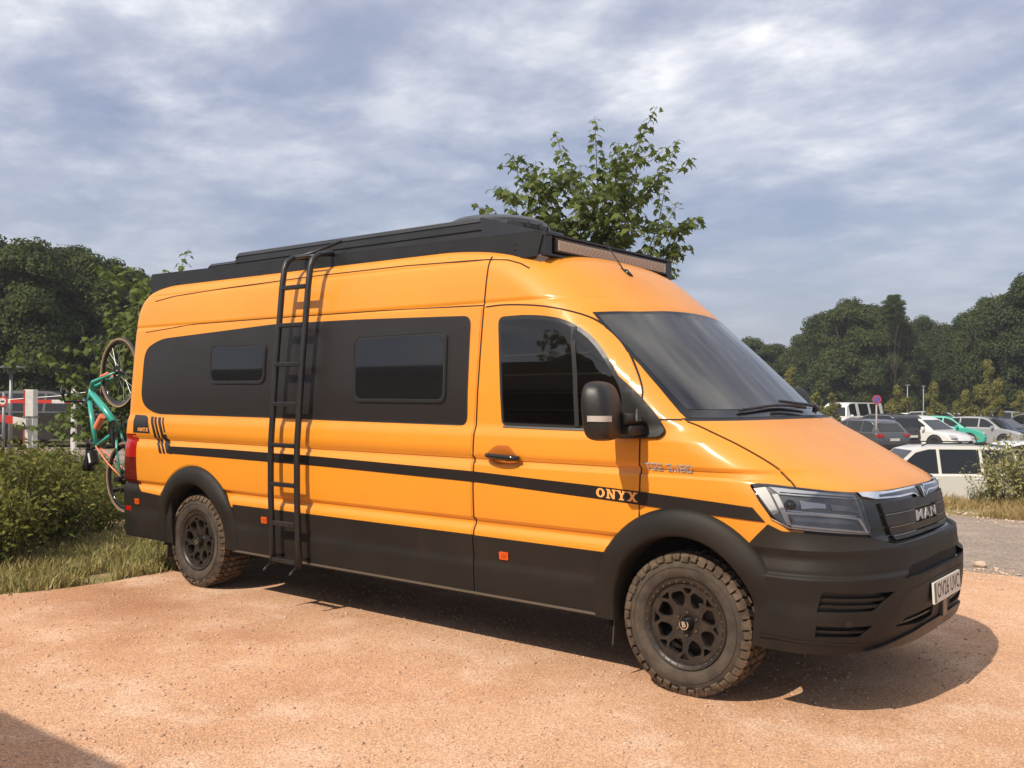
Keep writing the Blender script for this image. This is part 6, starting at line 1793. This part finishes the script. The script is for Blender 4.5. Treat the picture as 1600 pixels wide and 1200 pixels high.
# ---------------- bushes on the left verge
BM = []
for sd_ in (71, 72, 73):
    rs = np.random.RandomState(sd_)
    nst = 46; P = []; N = []; S = []; mb = MB()
    for k in range(nst):
        a = rs.uniform(0, 6.28); r = rs.uniform(.1, .75); hh_ = rs.uniform(.55, 1.05) * (1.05 - .35 * r)
        b = Vector((math.cos(a) * r * .35, math.sin(a) * r * .35, 0)); e = Vector((math.cos(a) * r, math.sin(a) * r, hh_))
        mb.tube([b, b.lerp(e, .5) + Vector((0, 0, .08)), e], [.008, .006, .003], 4, 0, False)
        for j in range(95):
            u = rs.uniform(.12, 1.0) ** .8; p = b.lerp(e, u); sp = .12 * (1.1 - .5 * u)
            P.append((p.x + rs.normal() * sp, p.y + rs.normal() * sp, max(.03, p.z + rs.normal() * sp * .7))); N.append((rs.normal() * .8 + math.cos(a) * .4, rs.normal() * .8 + math.sin(a) * .4, .9)); S.append(rs.uniform(.035, .075))
    o = cards('foliage', np.array(P), np.array(N), np.array(S), L_BUSH, None, 'quad', rs); bme = o.data; bpy.data.objects.remove(o)
    o = mb.build('stem', M_TWIG, None); sme = o.data; bpy.data.objects.remove(o); BM.append((bme, sme))
rs = np.random.RandomState(99)
spots = []
for gx in range(9):
    for gy in range(8):
        x = -6.95 - gx * .82 + rs.normal() * .15; y = -3.3 + gy * .92 + rs.normal() * .18
        dd = (Vector((x, y, 0)) - Vector((CAM.x, CAM.y, 0))).dot(VF); ss = (Vector((x, y, 0)) - Vector((CAM.x, CAM.y, 0))).dot(VR)
        px = 800 + 1497.69 * ss / dd
        if px < -60 or px > 330: continue
        if y > 3.6 or (px > 128 and x > -8.3): continue
        spots.append((x, y, px, dd, gx))
spots.sort(key=lambda s_: s_[3])
ROWN = ['front', 'second', 'third', 'fourth', 'fifth', 'sixth', 'seventh', 'eighth', 'ninth']
ORD = ['leftmost', 'second from the left', 'third from the left', 'fourth from the left', 'fifth from the left', 'sixth from the left', 'seventh from the left', 'eighth from the left']
rank = {}
for g_ in range(9):
    for j, s_ in enumerate(sorted([q for q in spots if q[4] == g_], key=lambda q: q[2])): rank[s_] = j
for i, sp_ in enumerate(spots):
    x, y, px, dd, g_ = sp_
    hmax = (CAM.z + (620.5 - (712 + 10 * math.sin(i * 1.9) + (45 if px > 140 else 0))) / 1497.69 * dd)
    if px < 45: hmax += .05
    sc_ = max(.55, min(1.25, hmax / 1.0)) * rs.uniform(.86, 1.04)
    lab = 'leafy green shrub, %s in the %s row back from the grass verge' % (ORD[rank[sp_]], ROWN[g_])
    t = thing('shrub', lab, 'shrub', (x, y, 0), rs.uniform(0, 6.28), 'shrubs between the gravel and the road')
    bme, sme = BM[i % 3]
    for me, nm in ((bme, 'foliage'), (sme, 'stem')):
        o = link(bpy.data.objects.new(nm, me), t); o.scale = (sc_ * 1.05, sc_ * 1.05, sc_)

# ---------------- grass
def grass(name, pts, hmin, hmax, mt, label, seed, lean=.35, wid=.006):
    rs = np.random.RandomState(seed); n = len(pts); P = np.array(pts)
    h = rs.uniform(hmin, hmax, n) * (0.6 + .8 * rs.uniform(size=n) ** 2); a = rs.uniform(0, 6.28, n); w = wid * rs.uniform(.6, 1.6, n)
    dx = np.cos(a); dy = np.sin(a); la = rs.uniform(0, 6.28, n); le = lean * rs.uniform(.1, 1.4, n) * h
    v0 = P + np.stack([-dx * w, -dy * w, np.zeros(n)], 1); v1 = P + np.stack([dx * w, dy * w, np.zeros(n)], 1)
    m_ = P + np.stack([np.cos(la) * le * .35, np.sin(la) * le * .35, h * .6], 1); v2 = m_ + np.stack([dx * w * .7, dy * w * .7, 0 * h], 1); v3 = m_ - np.stack([dx * w * .7, dy * w * .7, 0 * h], 1)
    v4 = P + np.stack([np.cos(la) * le, np.sin(la) * le, h], 1)
    V = np.stack([v0, v1, v2, v3, v4], 1).reshape(-1, 3)
    me = bpy.data.meshes.new(name); me.vertices.add(len(V)); me.vertices.foreach_set('co', V.reshape(-1).astype(np.float32))
    base = np.arange(n)[:, None] * 5; idx = np.concatenate([base + np.array([0, 1, 2, 3])[None], base + np.array([3, 2, 4])[None]], 1).reshape(-1)
    ls = np.stack([np.arange(n) * 7, np.arange(n) * 7 + 4], 1).reshape(-1); lt = np.tile([4, 3], n)
    me.loops.add(len(idx)); me.loops.foreach_set('vertex_index', idx.astype(np.int32)); me.polygons.add(2 * n)
    me.polygons.foreach_set('loop_start', ls.astype(np.int32)); me.polygons.foreach_set('loop_total', lt.astype(np.int32)); me.update(calc_edges=True); me.materials.append(mt)
    o = link(bpy.data.objects.new(name, me)); o['kind'] = 'stuff'; o['label'] = label; o['category'] = 'grass'
    return o
def seen(x, y, lo=-80, hi=1700):
    v = Vector((x - CAM.x, y - CAM.y, 0)); d = v.dot(VF)
    return d > 1 and lo < 800 + 1497.69 * v.dot(VR) / d < hi
rs = np.random.RandomState(5); pts = []
while len(pts) < 42000:
    x = -5.26 - abs(rs.normal()) * .95; y = rs.uniform(-4.5, 4.2)
    edge = -5.30 + edge_noise(y, 1.1, .14)
    if x > edge + rs.normal() * .06 or not seen(x, y): continue
    if rs.uniform() > .45 + 1.3 * mnoise.noise(Vector((x * 2.6, y * 2.6, 0))) + .35 * sstep(5.4, 6.3, -x): continue
    pts.append((x, y, -.01))
grass('verge_grass', pts, .035, .13, L_GRASS, 'tufted green and straw grass along the edge of the gravel on the left', 6, .7)
pts = []
while len(pts) < 26000:
    x = rs.uniform(-3.5, 3.6); y = 8.5 + abs(rs.normal()) * 1.3
    if rs.uniform() > .35 + 1.6 * mnoise.noise(Vector((x * 1.6, y * 1.6, 5))) + .35 * sstep(9, 10, y): continue
    pts.append((x, y, terrain_h(x, y) - .015))
grass('bank_grass', pts, .04, .13, L_GRASS2, 'dry straw-coloured grass on the low bank beyond the road', 7, .8)
# tall stalks at the near left of the bushes
pts = []
while len(pts) < 350:
    x = rs.uniform(-8.4, -6.6); y = rs.uniform(-3.6, -0.6)
    if not seen(x, y, -40, 45): continue
    pts.append((x, y, 0))
grass('reed_grass', pts, .45, 1.0, L_GRASS, 'tall thin green stalks rising from the bushes at the left edge', 8, .25, .004)
# airy mesh for the pale bushes
rs = np.random.RandomState(81); P = []; N = []; S = []; mb = MB()
for k in range(30):
    a = rs.uniform(0, 6.28); r = rs.uniform(.1, .8); hh_ = rs.uniform(.4, 1.05) * (1.1 - .3 * r); b = Vector((math.cos(a) * r * .4, math.sin(a) * r * .4, 0)); e = Vector((math.cos(a) * r, math.sin(a) * r, hh_))
    mb.tube([b, b.lerp(e, .5) + Vector((0, 0, .06)), e], [.007, .005, .002], 4, 0, False)
    for j in range(44):
        u = rs.uniform(.2, 1.0); p = b.lerp(e, u); sp = .075
        P.append((p.x + rs.normal() * sp, p.y + rs.normal() * sp, max(.03, p.z + rs.normal() * sp))); N.append((rs.normal() * .8, rs.normal() * .8 - .4, .8)); S.append(rs.uniform(.045, .085))
AIRY = (cards('foliage', np.array(P), np.array(N), np.array(S), L_BUSHR, None, 'quad', rs), mb.build('stem', M_TWIG, None))
AIRY = [(o.data, bpy.data.objects.remove(o))[0] for o in AIRY]
# bush on the bank at the right edge
for i, (px, d, s_, lab) in enumerate(((1562, 14.2, .78, 'sparse pale-leaved bush on the bank in front of the pearl people carrier'), (1592, 13.8, .95, 'taller pale-leaved bush on the bank at the right edge'), (1620, 14.6, .9, 'pale-leaved bush on the bank outside the right edge'), (1528, 14.6, .30, 'small weed clump on the bank beside the people carrier'))):
    p = cz(px, d); t = thing('bush', lab, 'bush', p, i * 1.1, 'pale bushes on the bank')
    for me, nm in ((AIRY[0], 'foliage'), (AIRY[1], 'stem')):
        o = link(bpy.data.objects.new(nm, me), t); o.scale = (s_ * .85, s_ * .85, s_)

# ---------------- loose stones on the gravel
def stones(name, n, smin, smax, region, mt, label, seed):
    rs = np.random.RandomState(seed)
    ico = bmesh.new(); bmesh.ops.create_icosphere(ico, subdivisions=1, radius=1); iv = np.array([v.co[:] for v in ico.verts]); itri = np.array([[v.index for v in f.verts] for f in ico.faces]); ico.free()
    V = []; F = []; k = 0
    while k < n:
        x, y = region(rs)
        s = smin + (smax - smin) * rs.uniform() ** 7
        q = iv * (1 + rs.normal(size=(len(iv), 1)) * .16) * np.array([1, rs.uniform(.6, 1), rs.uniform(.35, .7)]) * s
        a = rs.uniform(0, 6.28); ca, sa = math.cos(a), math.sin(a)
        q = np.stack([q[:, 0] * ca - q[:, 1] * sa + x, q[:, 0] * sa + q[:, 1] * ca + y, q[:, 2] + terrain_h(x, y) + s * .12], 1)
        V.append(q); F.append(itri + k * len(iv)); k += 1
    V = np.concatenate(V); F = np.concatenate(F)
    me = bpy.data.meshes.new(name); me.vertices.add(len(V)); me.vertices.foreach_set('co', V.reshape(-1).astype(np.float32))
    me.loops.add(F.size); me.loops.foreach_set('vertex_index', F.reshape(-1).astype(np.int32)); me.polygons.add(len(F))
    me.polygons.foreach_set('loop_start', np.arange(len(F), dtype=np.int32) * 3); me.polygons.foreach_set('loop_total', np.full(len(F), 3, dtype=np.int32)); me.update(calc_edges=True)
    me.materials.append(mt)
    o = link(bpy.data.objects.new(name, me)); o['kind'] = 'stuff'; o['label'] = label; o['category'] = 'gravel'; return o
M_STONE = mat('pink_grit', (0.62, 0.40, 0.27), 0.9, var=0.5, var_scale=40, var_col=(0.36, 0.23, 0.16))
def reg_near(rs):
    while True:
        d = 2.6 + 7.5 * rs.uniform() ** 1.3; px = rs.uniform(-60, 1660); p = away(px, d)
        if p.x > -5.3 and p.y < 3.9: return p.x, p.y
stones('loose_grit', 26000, .0022, .015, reg_near, M_STONE, 'loose pinkish grit and small stones scattered over the sandy gravel', 12)
def reg_edge(rs):
    while True:
        x = rs.uniform(-3, 3.5); y = rs.choice([3.95, 8.6]) + rs.normal() * .35
        if seen(x, y): return x, y
stones('roadside_stones', 1500, .01, .035, reg_edge, mat('pale_stone', (0.48, 0.36, 0.27), 0.9), 'pale stones along the two edges of the grey road', 13)
rk = thing('rock', 'single pale rock lying at the edge of the grey road near the number plate', 'rock', away(1532, 9.1), 0.4)
bm = bmesh.new(); bmesh.ops.create_icosphere(bm, subdivisions=2, radius=.05)
for v in bm.verts: v.co = Vector((v.co.x * 1.3, v.co.y, v.co.z * .7 + .02)) * (1 + .25 * mnoise.noise(v.co * 30))
me = bpy.data.meshes.new('stone'); bm.to_mesh(me); bm.free(); me.materials.append(mat('pale_stone', (0.48, 0.36, 0.27), 0.9)); link(bpy.data.objects.new('stone', me), rk)
# ---------------- thin summer haze round the whole place
mb = MB(); mb.box((0, 0, 0), (1, 1, 1)); hz = mb.build('haze', bpy.data.materials.new('summer_haze'))
hz.scale = (520, 540, 22); hz.location = (0, 60, 8.4)
hm = hz.data.materials[0]; hm.use_nodes = True
hm.node_tree.nodes.clear(); _o = hm.node_tree.nodes.new('ShaderNodeOutputMaterial'); _pv = hm.node_tree.nodes.new('ShaderNodeVolumePrincipled')
_pv.inputs['Color'].default_value = (0.86, 0.90, 1.0, 1); _pv.inputs['Density'].default_value = 0.00065; _pv.inputs['Anisotropy'].default_value = 0.1
hm.node_tree.links.new(_pv.outputs[0], _o.inputs['Volume'])
hz['kind'] = 'stuff'; hz['label'] = 'thin pale summer haze over the whole car park'
bpy.context.view_layer.update()
